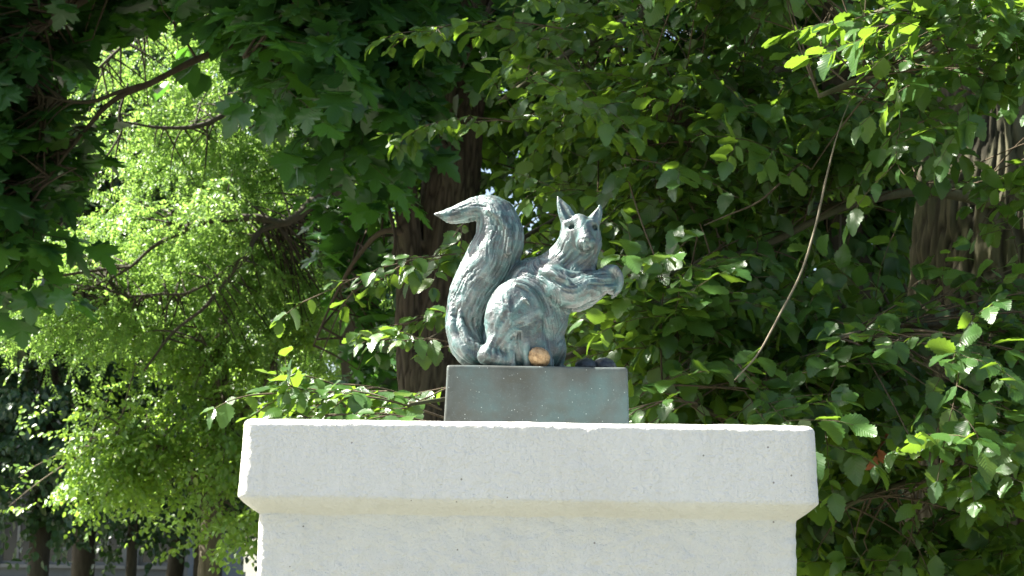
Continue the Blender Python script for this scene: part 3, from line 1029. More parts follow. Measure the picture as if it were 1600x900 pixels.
elm_limbs = [
    limb_px((1560, 640, 5.2, .040), (1400, 600, 4.9, .026), (1280, 575, 4.6, .020), (1190, 548, 4.4, .017), (1080, 522, 4.3, .014), (990, 520, 4.2, .011), (880, 560, 4.1, .008), (760, 610, 3.9, .006), (640, 632, 3.6, .004)),
    limb_px((1600, 330, 5.2, .026), (1460, 300, 4.9, .016), (1330, 320, 4.6, .012), (1200, 380, 4.4, .010), (1080, 420, 4.2, .008), (980, 440, 4.0, .006)),
    limb_px((1600, 60, 5.3, .055), (1420, 20, 5.0, .036), (1260, 90, 4.7, .022), (1150, 150, 4.6, .015), (1060, 200, 4.5, .010), (980, 240, 4.4, .006)),
    limb_px((1600, -150, 5.4, .060), (1380, -150, 5.2, .040), (1150, -60, 5.1, .028), (1000, 20, 5.1, .018), (880, 90, 5.1, .012), (780, 160, 5.0, .007)),
    limb_px((1590, 500, 5.1, .036), (1500, 490, 4.6, .022), (1420, 510, 4.2, .015), (1350, 520, 4.0, .009), (1300, 530, 3.9, .005)),
    limb_px((1580, 760, 5.1, .034), (1530, 740, 4.6, .020), (1450, 745, 4.3, .013), (1370, 770, 4.2, .008), (1300, 800, 4.2, .005)),
    limb_px((1620, -20, 5.1, .045), (1560, 20, 4.5, .028), (1480, 70, 4.1, .018), (1380, 110, 3.9, .011), (1280, 150, 3.8, .006)),
    limb_px((1320, 320, 4.7, .012), (1180, 330, 4.9, .010), (1040, 310, 5.0, .010), (900, 330, 5.0, .008), (800, 380, 4.8, .006), (700, 415, 4.5, .005), (620, 430, 4.3, .003)),
    limb_px((1000, 520, 4.25, .010), (900, 500, 4.4, .008), (790, 490, 4.5, .006), (720, 505, 4.5, .004), (660, 535, 4.4, .003)),
    limb_px((1280, 575, 4.6, .015), (1230, 640, 4.3, .011), (1160, 660, 4.1, .008), (1060, 620, 4.0, .006), (1010, 600, 3.9, .004)),
]
elm_pts = np.concatenate([build_limb('limb', q, M_ELM_BARK, elm, 36, 8, rng) for q in elm_limbs])
build_limb('hanging_twig', limb_px((1345, 118, 3.95, .0008), (1315, 190, 3.82, .0010), (1294, 265, 3.75, .0024), (1275, 350, 3.7, .0027), (1252, 425, 3.66, .0028), (1218, 492, 3.62, .0026), (1185, 552, 3.6, .0021), (1148, 594, 3.58, .0014)), M_PALE_TWIG, elm, 40, 7, rng)
build_limb('hanging_twig', limb_px((1250, 255, 4.1, .003), (1190, 312, 4.0, .0026), (1140, 335, 3.95, .002), (1100, 352, 3.9, .0012)), M_TWIG, elm, 20, 6, rng)
elm_t = [spray_alternate(rng, rng.uniform(0.26, 0.46), 0.032, 0.063, 0.42) for _ in range(10)]
elm_s = [spray_alternate(rng, rng.uniform(0.16, 0.30), 0.05, 0.11, 0.10) for _ in range(8)]
lv = Leaves()
tw = MB()
OUT = norm(np.array([-0.25, -1.0, 0.1]))
for px, py, dp, rx, ry, rd, n in (
        (1260, 70, 4.3, 420, 150, 0.6, 70), (1480, 110, 4.0, 200, 110, 0.4, 25), (1180, 230, 4.5, 230, 120, 0.5, 34), (960, 90, 5.0, 170, 120, 0.5, 34),
        (960, 250, 5.0, 210, 130, 0.5, 38), (1030, 420, 4.7, 200, 110, 0.5, 34), (1120, 520, 4.3, 170, 120, 0.4, 36), (1060, 620, 4.0, 130, 60, 0.3, 18),
        (1180, 640, 4.2, 130, 60, 0.3, 13), (1010, 440, 3.9, 70, 60, 0.2, 7), (1460, 560, 4.1, 190, 90, 0.4, 27), (1540, 640, 3.9, 120, 110, 0.3, 18), (1350, 560, 4.2, 130, 60, 0.3, 13),
        (1420, 720, 4.3, 200, 90, 0.4, 21), (1340, 800, 4.5, 130, 110, 0.4, 21), (1500, 840, 4.4, 150, 80, 0.4, 12), 
        (860, 420, 4.6, 60, 110, 0.3, 12), (1560, 310, 4.3, 60, 60, 0.2, 3), (1760, 150, 4.4, 140, 200, 0.4, 24), (1760, 600, 4.4, 140, 250, 0.4, 26)):
    c = blob(rng, px, py, dp, rx, ry, rd, n, 0.5, 4)
    near = elm_pts[nearest(c, elm_pts)]
    d = norm(0.55 * norm(c - near) + 0.55 * OUT + np.array([-0.25, 0, -0.12]) + 0.35 * rng.standard_normal((n, 3)))
    b = c - d * 0.16
    put_sprays(rng, lv, elm_t, b, d, OUT, 0.22, 1.0, 0.42, 0.5, 1.0, tw, 0.0018)
    for p, q in zip(b, near):
        if np.linalg.norm(p - q) < 1.3: connect(rng, tw, q, p)
# single sprigs that stand out to the left of the statue and behind the cap
for ax_, ay_, ad, bx_, by_, bd, n in (
        (735, 395, 4.3, 500, 460, 4.2, 7), (730, 480, 4.3, 640, 505, 4.2, 3), (735, 545, 4.2, 610, 530, 4.1, 4), (720, 600, 3.9, 630, 650, 3.8, 3),
        (700, 655, 3.6, 425, 615, 3.45, 10), (690, 640, 3.7, 520, 600, 3.6, 6), (690, 665, 3.5, 500, 652, 3.4, 6), (740, 335, 4.4, 690, 400, 4.3, 4), (800, 190, 4.6, 670, 195, 4.5, 5), (880, 45, 4.6, 640, 50, 4.5, 8),
        (1090, 630, 3.8, 985, 640, 3.7, 5), (1140, 560, 3.8, 1230, 640, 3.8, 4)):
    a, e = P(ax_, ay_, ad), P(bx_, by_, bd)
    pts = np.linspace(a, e, 16)
    pts[:, 2] += 0.06 * np.sin(np.linspace(0, np.pi, 16)) * np.linalg.norm(e - a)
    tw.tube(pts, np.linspace(0.0026, 0.0012, 16), 5, False)
    sd = 1
    dirv = norm(e - a)
    for i in range(n):
        k = int(2 + 13 * i / max(1, n - 1))
        sd = -sd
        d = norm(dirv + sd * 0.7 * norm(np.cross(UP, dirv)) + rng.normal(0, 0.2, 3))
        put_sprays(rng, lv, elm_s if i % 2 else elm_s[:3], pts[k], d, OUT, 0.2, 0.95, 0.55, 0.3, 0.48, tw)
elm_arr = lv.get()
tg = tag(tw.build('twigs', M_TWIG, elm), kind='stuff')
elm_tm = [leaf_ovate(13, 0.40, 0.10, 0.16, 0.25), leaf_ovate(13, 0.36, 0.10, 0.05, 0.38, 0.3, 0.08), leaf_ovate(13, 0.43, 0.11, 0.28, 0.14, -0.3, -0.06), leaf_ovate(13, 0.38, 0.11, 0.10, -0.08, 0.5, 0.05)]
LEAFSETS.append((elm, 'leaf', elm_tm, elm_tm, M_ELM, elm_arr, rng))
# the rest of the crown above the picture, and two clumps added for shade
lv = Leaves()
c = np.concatenate([ball(rng, (TX + 1.0, 6.3, 6.4), (3.6, 2.7, 2.6), 700), ball(rng, (-1.3, 5.4, 4.8), (1.5, 1.0, 0.8), 110), ball(rng, (-0.85, 4.6, 4.3), (0.75, 0.65, 0.4), 48)])
put_sprays(rng, lv, elm_t, c, norm(c - np.array([TX, 5.4, 4.5]) + rng.normal(0, 0.5, c.shape)), OUT, 0.28, 1.0, 0.3, 0.4, 1.4)
leaves_mesh('extra_crown', leaf_hex(), *lv.get(), M_ELM, elm, rng)
# withered leaves
t = NT('withered_leaf')
nn = t.noise(40.0, 3, 0.6, t.obj_vec())
M_DEAD = t.out(t.bsdf(t.ramp(nn, [(0.35, (0.13, 0.045, 0.02)), (0.7, (0.30, 0.12, 0.05))]), 0.8, 0.2))
dm = tmpl_mesh('withered_leaf', leaf_ovate(8, 0.25, 0.15, 0.7, 0.5, 1.2), M_DEAD)
pos = np.array([P(*q) for q in ((1372, 702, 4.0), (1385, 690, 4.02), (1398, 680, 4.0), (1413, 668, 4.02), (1428, 664, 4.0), (1440, 690, 4.05), (1368, 712, 3.99), (1478, 700, 4.05), (1480, 712, 4.05))])
leaf_objects('withered_leaf', [dm], pos, norm(np.array([-0.3, -0.2, -1.0]) + rng.normal(0, 0.4, (9, 3))), norm(rng.standard_normal((9, 3)) + OUT), rng.uniform(0.035, 0.055, 9), elm, rng)
build_limb('dead_twig', limb_px((1500, 640, 4.2, .003), (1440, 655, 4.05, .0022), (1400, 675, 4.01, .0018), (1362, 712, 3.99, .001)), M_TWIG, elm, 14, 5, rng)

# ------------------------------------------------------------------ maple in the middle and upper left
rng = np.random.default_rng(23)
M_MAPLE = mat_leaf('maple_leaf', (0.020, 0.062, 0.020), (0.038, 0.105, 0.028), (0.12, 0.33, 0.03), 0.33, 0.5, 0.34)
M_MAPLE_BARK = mat_bark('maple_bark', (0.045, 0.034, 0.024), (0.090, 0.070, 0.050), (0.06, 0.065, 0.03), 1.2, 0.3)
M_MAPLE_TRUNK = mat_bark('maple_trunk_bark', (0.042, 0.033, 0.024), (0.085, 0.068, 0.05), (0.055, 0.065, 0.03), 1.2, 0.4, True)
mb_ = P(668, 620, 9.0)
maple = empty('maple_tree', (mb_[0], 9.0, 0))
tag(maple, 'dark two-stemmed tree with lobed leaves standing behind the tail of the squirrel', 'tree')
MX = float(mb_[0])


def up_px(rows):
    return np.array([(*P(a, b, d), r) for a, b, d, r in rows])


main = up_px([(680, 620, 9.0, .205), (694, 420, 9.0, .175), (708, 250, 9.0, .155), (722, 90, 9.0, .140), (738, -80, 9.0, .125), (760, -400, 9.05, .09), (770, -900, 9.1, .04)])
main = np.concatenate([[(MX + 0.0, 9.0, 0.0, 0.30), (MX + 0.02, 9.0, 0.9, 0.225)], main])
bark_trunk('trunk', main, M_MAPLE_TRUNK, maple, 160, 340, 0.020, 0.016, 131)
second = up_px([(648, 640, 8.93, .085), (641, 520, 8.90, .080), (640, 400, 8.88, .072), (632, 290, 8.85, .064), (612, 180, 8.8, .056), (580, 40, 8.7, .045), (540, -140, 8.5, .03)])
bark_trunk('stem', second, M_MAPLE_TRUNK, maple, 90, 220, 0.020, 0.013, 137)
maple_limbs = [
    limb_px((612, 180, 8.8, .040), (500, 60, 8.2, .026), (400, 60, 7.9, .020), (310, 92, 7.7, .017), (240, 128, 7.6, .015), (180, 155, 7.5, .013), (140, 195, 7.5, .010), (85, 265, 7.4, .007), (40, 330, 7.3, .006)),
    limb_px((240, 128, 7.6, .012), (190, 142, 7.5, .010), (135, 160, 7.4, .009), (60, 150, 7.3, .006)),
    limb_px((580, 40, 8.7, .035), (430, -60, 8.1, .030), (260, -60, 7.7, .022), (100, 20, 7.4, .014), (20, 90, 7.3, .008)),
    limb_px((706, 250, 8.95, .035), (620, 150, 8.1, .024), (540, 140, 7.6, .016), (450, 170, 7.2, .010), (390, 200, 7.0, .006)),
    limb_px((722, 90, 8.95, .035), (640, 20, 7.8, .026), (560, 20, 7.2, .018), (470, 50, 6.9, .012), (380, 90, 6.7, .007)),
    limb_px((690, 400, 8.95, .030), (610, 360, 8.8, .018), (560, 400, 8.9, .012), (520, 470, 9.0, .008), (490, 540, 9.0, .005)),
    limb_px((600, 300, 8.9, .012), (618, 380, 8.6, .010), (590, 430, 8.6, .008), (540, 470, 8.6, .005), (500, 560, 8.6, .003)),
    limb_px((738, -60, 8.9, .04), (800, -60, 8.2, .026), (760, 20, 7.7, .014), (720, 110, 7.4, .008)),
]
maple_pts = np.concatenate([build_limb('limb', q, M_MAPLE_BARK, maple, 30, 8, rng) for q in maple_limbs])
maple_t = [spray_alternate(rng, rng.uniform(0.35, 0.6), 0.085, 0.155, 0.45, 60) for _ in range(10)]
lv = Leaves(); tw = MB()
OUTM = norm(np.array([-0.1, -1.0, 0.0]))
for px, py, dp, rx, ry, rd, n in (
        (20, 110, 7.5, 70, 150, 0.6, 56), (-150, 150, 7.5, 100, 220, 0.5, 40), (20, 270, 7.4, 55, 110, 0.4, 28), (60, 360, 7.4, 30, 30, 0.2, 3), (200, -60, 7.6, 190, 40, 0.6, 30), (500, 5, 7.2, 110, 80, 0.7, 46),
        (500, 85, 7.0, 80, 45, 0.5, 26), (575, 50, 7.4, 110, 100, 0.6, 44), (600, 150, 7.6, 45, 30, 0.4, 9), (640, 40, 7.8, 60, 80, 0.5, 18), (800, 20, 8.2, 60, 60, 0.4, 10), (620, 170, 7.6, 40, 60, 0.4, 8),
        (570, 350, 9.3, 35, 80, 0.3, 10), (575, 520, 9.4, 35, 80, 0.3, 9)):
    c = blob(rng, px, py, dp, rx, ry, rd, n)
    near = maple_pts[nearest(c, maple_pts)]
    d = norm(0.5 * norm(c - near) + 0.5 * OUTM + np.array([-0.2, 0, -0.2]) + 0.4 * rng.standard_normal((n, 3)))
    b = c - d * 0.2
    put_sprays(rng, lv, maple_t, b, d, OUTM, 0.22, 1.1, 0.32, 0.32, 1.0, tw, 0.003, 0.3)
    for p, q in zip(b, near):
        if np.linalg.norm(p - q) < 1.6: connect(rng, tw, q, p, 0.008, 0.003)
maple_arr = lv.get()
tag(tw.build('twigs', M_MAPLE_BARK, maple), kind='stuff')
maple_tm = [leaf_maple(0.22, 0.10), leaf_maple(0.05, -0.12), leaf_maple(0.40, 0.22)]
LEAFSETS.append((maple, 'leaf', maple_tm, maple_tm, M_MAPLE, maple_arr, rng))
lv = Leaves()
c = np.concatenate([ball(rng, (MX - 0.9, 8.6, 6.9), (3.0, 2.6, 2.6), 760), ball(rng, (MX - 2.6, 8.0, 5.2), (1.6, 1.3, 1.2), 260)])
put_sprays(rng, lv, maple_t, c, norm(c - np.array([MX, 9, 5.0]) + rng.normal(0, 0.5, c.shape)), OUTM, 0.3, 1.0, 0.3, 0.35, 1.3)
leaves_mesh('extra_crown', leaf_hex(0.5), *lv.get(), M_MAPLE, maple, rng)

# ------------------------------------------------------------------ further trees
def far_tree(name, label, seed, trunk_rows, limbs, blobs, temps, tmpl, mat, bark, out, droop, upw, outw, rnd, extra=(), scale=1.0, group=None, parts=False, seg=24):
    rg = np.random.default_rng(seed)
    base = trunk_rows[0]
    root = empty(name, (base[0], base[1], 0))
    tag(root, label, 'tree', group)
    bark_trunk('trunk', trunk_rows, bark, root, seg, 80, max(0.03, base[3] * 0.2), base[3] * 0.07, seed + 7)
    pts = [spline(np.asarray(trunk_rows), 30)[16:, :3]]
    for q in limbs:
        pts.append(build_limb('limb', q, bark, root, 30, 7, rg))
    pts = np.concatenate(pts)
    lv = Leaves()
    mbt = MB()
    for px, py, dp, rx, ry, rd, n in blobs:
        c = blob(rg, px, py, dp, rx, ry, rd, n, 0.5, 6)
        near = pts[nearest(c, pts)]
        d = norm(0.6 * norm(c - near) + 0.3 * np.asarray(out) + np.array([0, 0, -0.2]) + 0.5 * rg.standard_normal((n, 3)))
        put_sprays(rg, lv, temps, c - d * 0.2 * scale, d, out, droop, upw, outw, rnd, scale)
        for p, q in list(zip(c, near))[::3]:
            if np.linalg.norm(p - q) < 2.5: connect(rg, mbt, q, p, 0.010, 0.003, 0.08, 4)
    if mbt.n: tag(mbt.build('twigs', bark, root), kind='stuff')
    arr = lv.get()
    if parts: LEAFSETS.append((root, 'leaf', [tmpl], [tmpl], mat, arr, rg))
    else: leaves_mesh('foliage', tmpl, *arr, mat, root, rg)
    if extra:
        lv = Leaves()
        for c0, r0, n in extra:
            c = ball(rg, c0, r0, n)
            put_sprays(rg, lv, temps, c, norm(c - np.array([base[0], base[1], c0[2] - 1.5]) + rg.normal(0, 0.5, c.shape)), out, droop, 1.0, 0.3, rnd, scale * 1.5)
        leaves_mesh('extra_crown', tmpl, *lv.get(), mat, root, rg)
    return root


rng = np.random.default_rng(5)
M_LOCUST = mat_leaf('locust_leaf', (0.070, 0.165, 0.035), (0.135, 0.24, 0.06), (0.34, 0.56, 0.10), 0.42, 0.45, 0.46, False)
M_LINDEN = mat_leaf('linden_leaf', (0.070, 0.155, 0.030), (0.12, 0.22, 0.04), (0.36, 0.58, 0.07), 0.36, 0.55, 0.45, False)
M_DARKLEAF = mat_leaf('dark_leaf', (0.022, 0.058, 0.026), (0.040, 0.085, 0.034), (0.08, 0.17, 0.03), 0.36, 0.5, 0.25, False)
M_BACKLEAF = mat_leaf('back_leaf', (0.014, 0.042, 0.011), (0.030, 0.076, 0.016), (0.17, 0.34, 0.03), 0.45, 0.25, 0.36, False)  # albedo lowered to stand in for missing occlusion deep in the foliage
M_BARK = mat_bark('dark_bark', (0.028, 0.024, 0.018), (0.065, 0.056, 0.043), (0.04, 0.05, 0.022), 1.0, 0.3)
M_LINDEN_BARK = mat_bark('linden_bark', (0.06, 0.05, 0.035), (0.14, 0.12, 0.085), (0.08, 0.09, 0.04), 1.0, 0.4)
loc_t = [spray_pinnate(rng, 7, 0.20, 15, 0.039) for _ in range(8)]
lin_t = [spray_alternate(rng, rng.uniform(0.3, 0.5), 0.034, 0.055, 0.5) for _ in range(8)]
big_t = [spray_alternate(rng, rng.uniform(0.5, 0.8), 0.07, 0.12, 0.5) for _ in range(8)]


def col_rows(px, py, d, r, top, lean=0.0):
    p = P(px, py, d)
    return np.array([(p[0], d, 0, r * 1.35), (p[0], d, 0.6, r * 1.06), (p[0] + lean * 0.3, d, p[2], r), (p[0] + lean * 0.6, d, (p[2] + top) / 2, r * 0.75), (p[0] + lean, d, top, r * 0.25)])


lt = up_px([(560, 700, 13, .13), (552, 480, 13, .12), (540, 330, 13, .105), (526, 230, 13, .095), (505, 90, 13, .08), (480, -100, 13, .06), (450, -400, 13, .03)])
lt = np.concatenate([[(lt[0][0] + 0.03, 13, 0, 0.2)], lt])
far_tree('locust_tree', 'sunlit yellow-green tree with fine hanging leaves and dark crooked branches at the left', 301, lt, [
    limb_px((530, 270, 13, .05), (455, 345, 12.8, .036), (400, 340, 12.7, .032), (345, 343, 12.6, .028), (300, 352, 12.5, .025), (285, 362, 12.5, .022), (240, 385, 12.4, .016), (200, 420, 12.4, .012), (140, 450, 12.3, .007)),
    limb_px((455, 345, 12.8, .030), (405, 362, 12.7, .025), (385, 400, 12.6, .022), (350, 440, 12.6, .019), (320, 480, 12.5, .015), (270, 520, 12.5, .012), (225, 580, 12.5, .008)),
    limb_px((300, 352, 12.5, .014), (270, 352, 12.5, .010), (268, 330, 12.5, .006)),
    limb_px((505, 90, 13, .04), (420, 130, 12.8, .03), (330, 190, 12.6, .022), (260, 200, 12.5, .014), (190, 190, 12.4, .008)),
    limb_px((200, 130, 12.4, .008), (186, 180, 12.4, .012), (190, 205, 12.4, .010), (170, 240, 12.4, .006)),
    limb_px((385, 400, 12.6, .015), (300, 455, 12.6, .012), (240, 460, 12.5, .008), (130, 470, 12.4, .005)),
    limb_px((480, -80, 13, .05), (350, -40, 12.8, .035), (230, 40, 12.6, .02), (150, 110, 12.5, .01)),
], [(300, 100, 13.8, 120, 60, 0.7, 76), (330, 230, 13.7, 170, 80, 0.7, 150), (260, 200, 13.6, 60, 80, 0.6, 40), (250, 390, 13.2, 200, 70, 0.6, 170), (110, 480, 13.0, 70, 50, 0.4, 40), (170, 505, 12.9, 90, 30, 0.4, 22),
    (390, 400, 13.6, 90, 110, 0.5, 90), (300, 500, 13.4, 130, 45, 0.4, 44), (440, 260, 14.0, 90, 110, 0.5, 70), (340, 330, 12.7, 130, 40, 0.3, 26), (470, 470, 14.0, 70, 110, 0.4, 70), (520, 360, 14.6, 70, 90, 0.4, 60), (540, 540, 14.6, 70, 90, 0.4, 50), (80, 440, 12.8, 70, 50, 0.3, 44), (60, 490, 12.8, 60, 35, 0.3, 20), (160, 450, 13.0, 90, 60, 0.4, 60), (500, 420, 14.2, 70, 100, 0.4, 60)],
    loc_t, leaf_small(), M_LOCUST, M_BARK, norm(np.array([-0.5, -0.8, 0.2])), 0.3, 0.7, 0.35, 0.6, (((-2.0, 14.2, 7.4), (1.7, 1.4, 1.2), 80),))

far_tree('linden_tree', 'sunlit small tree with pale green rounded leaves beside the left side of the pillar', 311, col_rows(323, 850, 13.6, 0.088, 4.5, 0.1), [
    limb_px((323, 800, 13.6, .04), (290, 720, 13.4, .03), (220, 690, 13.2, .02), (140, 690, 13.0, .01)),
    limb_px((325, 760, 13.6, .04), (350, 660, 13.4, .025), (330, 560, 13.3, .015), (300, 500, 13.2, .008)),
    limb_px((325, 700, 13.6, .03), (400, 620, 13.5, .02), (440, 540, 13.5, .012)),
], [(190, 680, 13.2, 60, 35, 0.4, 54), (150, 715, 13.1, 40, 30, 0.3, 27), (160, 770, 13.2, 35, 25, 0.3, 24), (240, 730, 13.3, 60, 45, 0.4, 45), (310, 640, 13.4, 60, 70, 0.4, 60), (345, 740, 13.0, 40, 50, 0.4, 39), (385, 830, 12.8, 30, 50, 0.3, 24), (300, 570, 13.6, 80, 40, 0.4, 39), (410, 560, 13.8, 60, 80, 0.4, 51)],
    lin_t, leaf_hex(0.36), M_LINDEN, M_LINDEN_BARK, norm(np.array([-0.4, -0.9, 0.1])), 0.25, 0.8, 0.4, 0.5)

# shaded trees at the far left
for px, dp, r, lab, sd, bl in (
        (62, 21.0, 0.13, 'shaded dark-leaved tree with a straight trunk at the far left edge', 321, ((40, 560, 20.5, 120, 150, 1.0, 150), (-200, 520, 20.5, 160, 220, 1.0, 120), (30, 420, 20.5, 90, 90, 1.0, 60), (60, 730, 20.5, 110, 70, 0.8, 70))),
        (132, 23.0, 0.16, 'shaded dark-leaved tree with a thick trunk in front of the grey building', 327, ((190, 580, 22.5, 120, 110, 1.0, 110), (160, 740, 22.5, 120, 70, 0.8, 60))),
        (207, 22.0, 0.07, 'slim shaded tree with a forked trunk in front of the grey building', 333, ((230, 800, 22, 90, 35, 0.7, 26), (260, 650, 22.5, 110, 90, 0.8, 60))),
        (268, 24.0, 0.12, 'shaded leaning tree next to the sunlit small tree, before the grey building', 339, ((330, 780, 24, 90, 70, 0.8, 46), (300, 680, 24, 120, 120, 0.9, 70)))):
    p = P(px, 700, dp)
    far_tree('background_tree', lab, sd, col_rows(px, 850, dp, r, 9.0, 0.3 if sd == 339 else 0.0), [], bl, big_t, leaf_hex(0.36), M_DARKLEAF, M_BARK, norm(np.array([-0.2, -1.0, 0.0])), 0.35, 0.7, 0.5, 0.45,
             (((p[0] - 1.2, dp + 0.3, 7.0), (3.0, 2.2, 3.0), 210), ((p[0] - 0.8, dp + 7, 6.8), (3.4, 5.0, 2.2), 300)), 1.0, 'shaded trees in front of the building')  # second crown ball added behind each trunk to shade the facade

# trees behind the elm and behind everything
for px, dp, r, lab, sd, bl, ex in (
        (1010, 9.6, 0.12, 'dim green tree behind the head of the squirrel, mostly hidden by nearer leaves', 351,
         ((900, 120, 9.4, 220, 150, 0.6, 70), (1000, 330, 9.4, 220, 140, 0.6, 70), (1060, 520, 9.4, 200, 130, 0.6, 60), (880, 480, 9.6, 110, 180, 0.5, 40), (1180, 150, 9.6, 180, 150, 0.5, 40)), ((0.9, 9.6, 6.6), (2.3, 1.8, 2.4), 240)),
        (1330, 8.6, 0.14, 'dim green tree between the pillar and the furrowed trunk at the right', 357,
         ((1330, 250, 8.6, 180, 150, 0.6, 60), (1320, 480, 8.6, 180, 150, 0.6, 60), (1350, 720, 8.4, 190, 150, 0.6, 70), (1250, 860, 8.4, 110, 80, 0.5, 30), (1520, 800, 8.4, 130, 130, 0.5, 40), (1450, 80, 8.6, 200, 120, 0.5, 40)), ((2.2, 8.8, 6.4), (2.3, 1.8, 2.4), 240))):
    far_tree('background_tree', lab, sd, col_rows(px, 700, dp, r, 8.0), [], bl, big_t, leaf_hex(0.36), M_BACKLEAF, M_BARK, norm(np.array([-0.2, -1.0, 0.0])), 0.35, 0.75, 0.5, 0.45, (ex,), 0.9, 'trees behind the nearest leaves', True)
for px, dp, r, lab, sd, bl in (
        (640, 19.0, 0.2, 'tree glimpsed through gaps behind the two-stemmed trunk', 363, ((620, 150, 18.5, 250, 230, 1.0, 200), (600, 480, 18.5, 240, 190, 1.0, 170), (820, 300, 18.5, 180, 300, 1.0, 130))),
        (1080, 20.0, 0.2, 'tree glimpsed through gaps behind the right side of the squirrel', 369, ((1080, 150, 19.5, 250, 230, 1.0, 180), (1080, 500, 19.5, 250, 200, 1.0, 150))),
        (1420, 18.0, 0.2, 'tree glimpsed through gaps behind the right edge of the pillar', 375, ((1420, 200, 17.5, 260, 250, 1.0, 170), (1420, 650, 17.5, 260, 250, 1.0, 170), (1850, 350, 17.5, 230, 420, 1.0, 130))),
        (330, 24.0, 0.2, 'tall tree showing bright sky between its leaves behind the fine-leaved tree', 381, ((330, 100, 24, 230, 120, 1.2, 34), (380, 350, 23.5, 220, 180, 1.2, 110)))):
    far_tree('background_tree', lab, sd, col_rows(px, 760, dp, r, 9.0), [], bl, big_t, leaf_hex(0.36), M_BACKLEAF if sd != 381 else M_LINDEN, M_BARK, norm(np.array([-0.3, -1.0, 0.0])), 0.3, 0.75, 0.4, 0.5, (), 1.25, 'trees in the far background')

# ------------------------------------------------------------------ which leaves show largest: those become parts of their own
W_, H_ = 800, 450
buf = np.full((H_, W_), -1, np.int64)
allp, alls, off = [], [], [0]
for s_ in LEAFSETS:
    pos, axis, nrm, size = s_[5]
    allp.append(pos + axis * size[:, None] * 0.5); alls.append(size); off.append(off[-1] + len(pos))
allp = np.concatenate(allp); alls = np.concatenate(alls)
px, py, dd = project(allp)
half = 0.36 * alls * F_PX / np.maximum(dd, 0.1) * 0.5
inside = (dd > 0.5) & (px > -10) & (px < 1610) & (py > -10) & (py < 910)
for i in np.argsort(-dd):
    if not inside[i]: continue
    x, y, h = px[i] * 0.5, py[i] * 0.5, half[i]
    buf[max(0, int(y - h)):max(0, int(y + h)), max(0, int(x - h)):max(0, int(x + h))] = i
buf[330:, 190:636] = -1
buf[286:330, 348:490] = -1
buf[200:286, 356:470] = -1
seen = np.bincount(buf[buf >= 0], minlength=len(allp))
for q, (tree, nm, tms, low, mat, arr, rg) in enumerate(LEAFSETS):
    cnt = seen[off[q]:off[q + 1]]
    top = np.argsort(-cnt)[:300]
    top = top[cnt[top] > 0]
    sel = np.zeros(len(cnt), bool); sel[top] = True
    meshes = [tmpl_mesh(nm, tm, mat) for tm in tms]
    leaf_objects(nm, meshes, *[a[sel] for a in arr], tree, rg)
    rest = np.where(~sel)[0]
    kind = rg.integers(0, len(tms), len(rest))
    if len(tms) == 1:
        leaves_mesh('foliage', low[0], *[a[rest] for a in arr], mat, tree, rg)
    else:
        for k in range(len(tms)):
            leaves_mesh('foliage', low[k], *[a[rest[kind == k]] for a in arr], mat, tree, rg)

# ------------------------------------------------------------------ grey building behind the shaded trees
t = NT('shade_darkened_render')
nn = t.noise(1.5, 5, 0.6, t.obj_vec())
M_WALL = t.out(t.bsdf(t.ramp(nn, [(0.3, (0.11, 0.12, 0.12)), (0.7, (0.15, 0.16, 0.16))]), 0.85, 0.2))  # darker than the pale wall itself, standing in for the trees' shade
t = NT('window_glass')
M_GLASS = t.out(t.bsdf((0.02, 0.025, 0.03), 0.08, 0.6))
t = NT('window_paint')
M_FRAME = t.out(t.bsdf((0.16, 0.165, 0.16), 0.5, 0.3))
BY = 38.0
xl, xr = P(-320, 800, BY)[0], P(297, 800, BY)[0]
bld = empty('building', ((xl + xr) / 2, BY + 4, 0))
tag(bld, 'pale grey building with tall dark windows behind the shaded trees at the lower left', 'building')
z0, z1, zt = P(100, 882, BY)[2], P(100, 812, BY)[2], 8.5
wins = [P(p, 850, BY)[0] for p in (-230, -130, -30, 25, 98, 165, 245)]
ww = 0.42
m = MB()
edges = [xl] + sum([[w - ww, w + ww] for w in wins], []) + [xr]
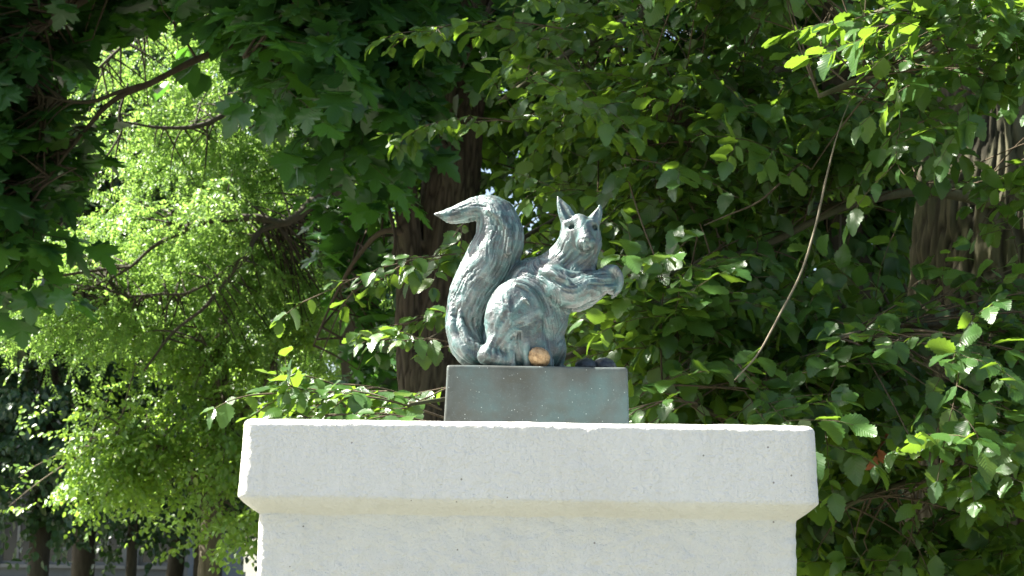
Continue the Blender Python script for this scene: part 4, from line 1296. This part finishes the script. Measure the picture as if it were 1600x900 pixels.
for i in range(0, len(edges), 2):
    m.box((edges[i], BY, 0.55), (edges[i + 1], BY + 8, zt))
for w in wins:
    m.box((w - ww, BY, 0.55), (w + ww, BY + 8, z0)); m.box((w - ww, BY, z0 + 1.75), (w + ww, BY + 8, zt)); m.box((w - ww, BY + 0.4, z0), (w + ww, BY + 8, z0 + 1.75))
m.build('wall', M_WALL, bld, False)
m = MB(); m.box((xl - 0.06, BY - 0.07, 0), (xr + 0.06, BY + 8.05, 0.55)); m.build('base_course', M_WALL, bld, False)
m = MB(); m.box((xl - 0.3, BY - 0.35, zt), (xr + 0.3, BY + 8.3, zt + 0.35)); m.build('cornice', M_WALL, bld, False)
for w in wins:
    h = z0 + 1.75
    m = MB()
    m.box((w - ww, BY + 0.16, z0), (w - ww + .07, BY + 0.24, h)); m.box((w + ww - .07, BY + 0.16, z0), (w + ww, BY + 0.24, h))
    m.box((w - ww + .07, BY + 0.16, z0), (w + ww - .07, BY + 0.24, z0 + .07)); m.box((w - ww + .07, BY + 0.16, h - .07), (w + ww - .07, BY + 0.24, h))
    m.box((w - .03, BY + 0.16, z0 + .07), (w + .03, BY + 0.24, h - .07)); m.box((w - ww + .07, BY + 0.165, z0 + 1.15), (w - .03, BY + 0.235, z0 + 1.21)); m.box((w + .03, BY + 0.165, z0 + 1.15), (w + ww - .07, BY + 0.235, z0 + 1.21))
    fr = m.build('window', M_FRAME, bld, False)
    for s in (-1, 1):
        a, b = sorted((w + s * 0.032, w + s * (ww - .072)))
        g = MB(); g.box((a, BY + 0.19, z0 + .072), (b, BY + 0.2, z0 + 1.148)); o = g.build('pane', M_GLASS, bld, False); o.parent = fr
        g = MB(); g.box((a, BY + 0.19, z0 + 1.212), (b, BY + 0.2, h - .072)); o = g.build('pane', M_GLASS, bld, False); o.parent = fr
    g = MB(); g.box((w - ww - .08, BY - 0.1, z0 - .08), (w + ww + .08, BY + 0.16, z0 - 0.002)); o = g.build('sill', M_FRAME, bld, False); o.parent = fr
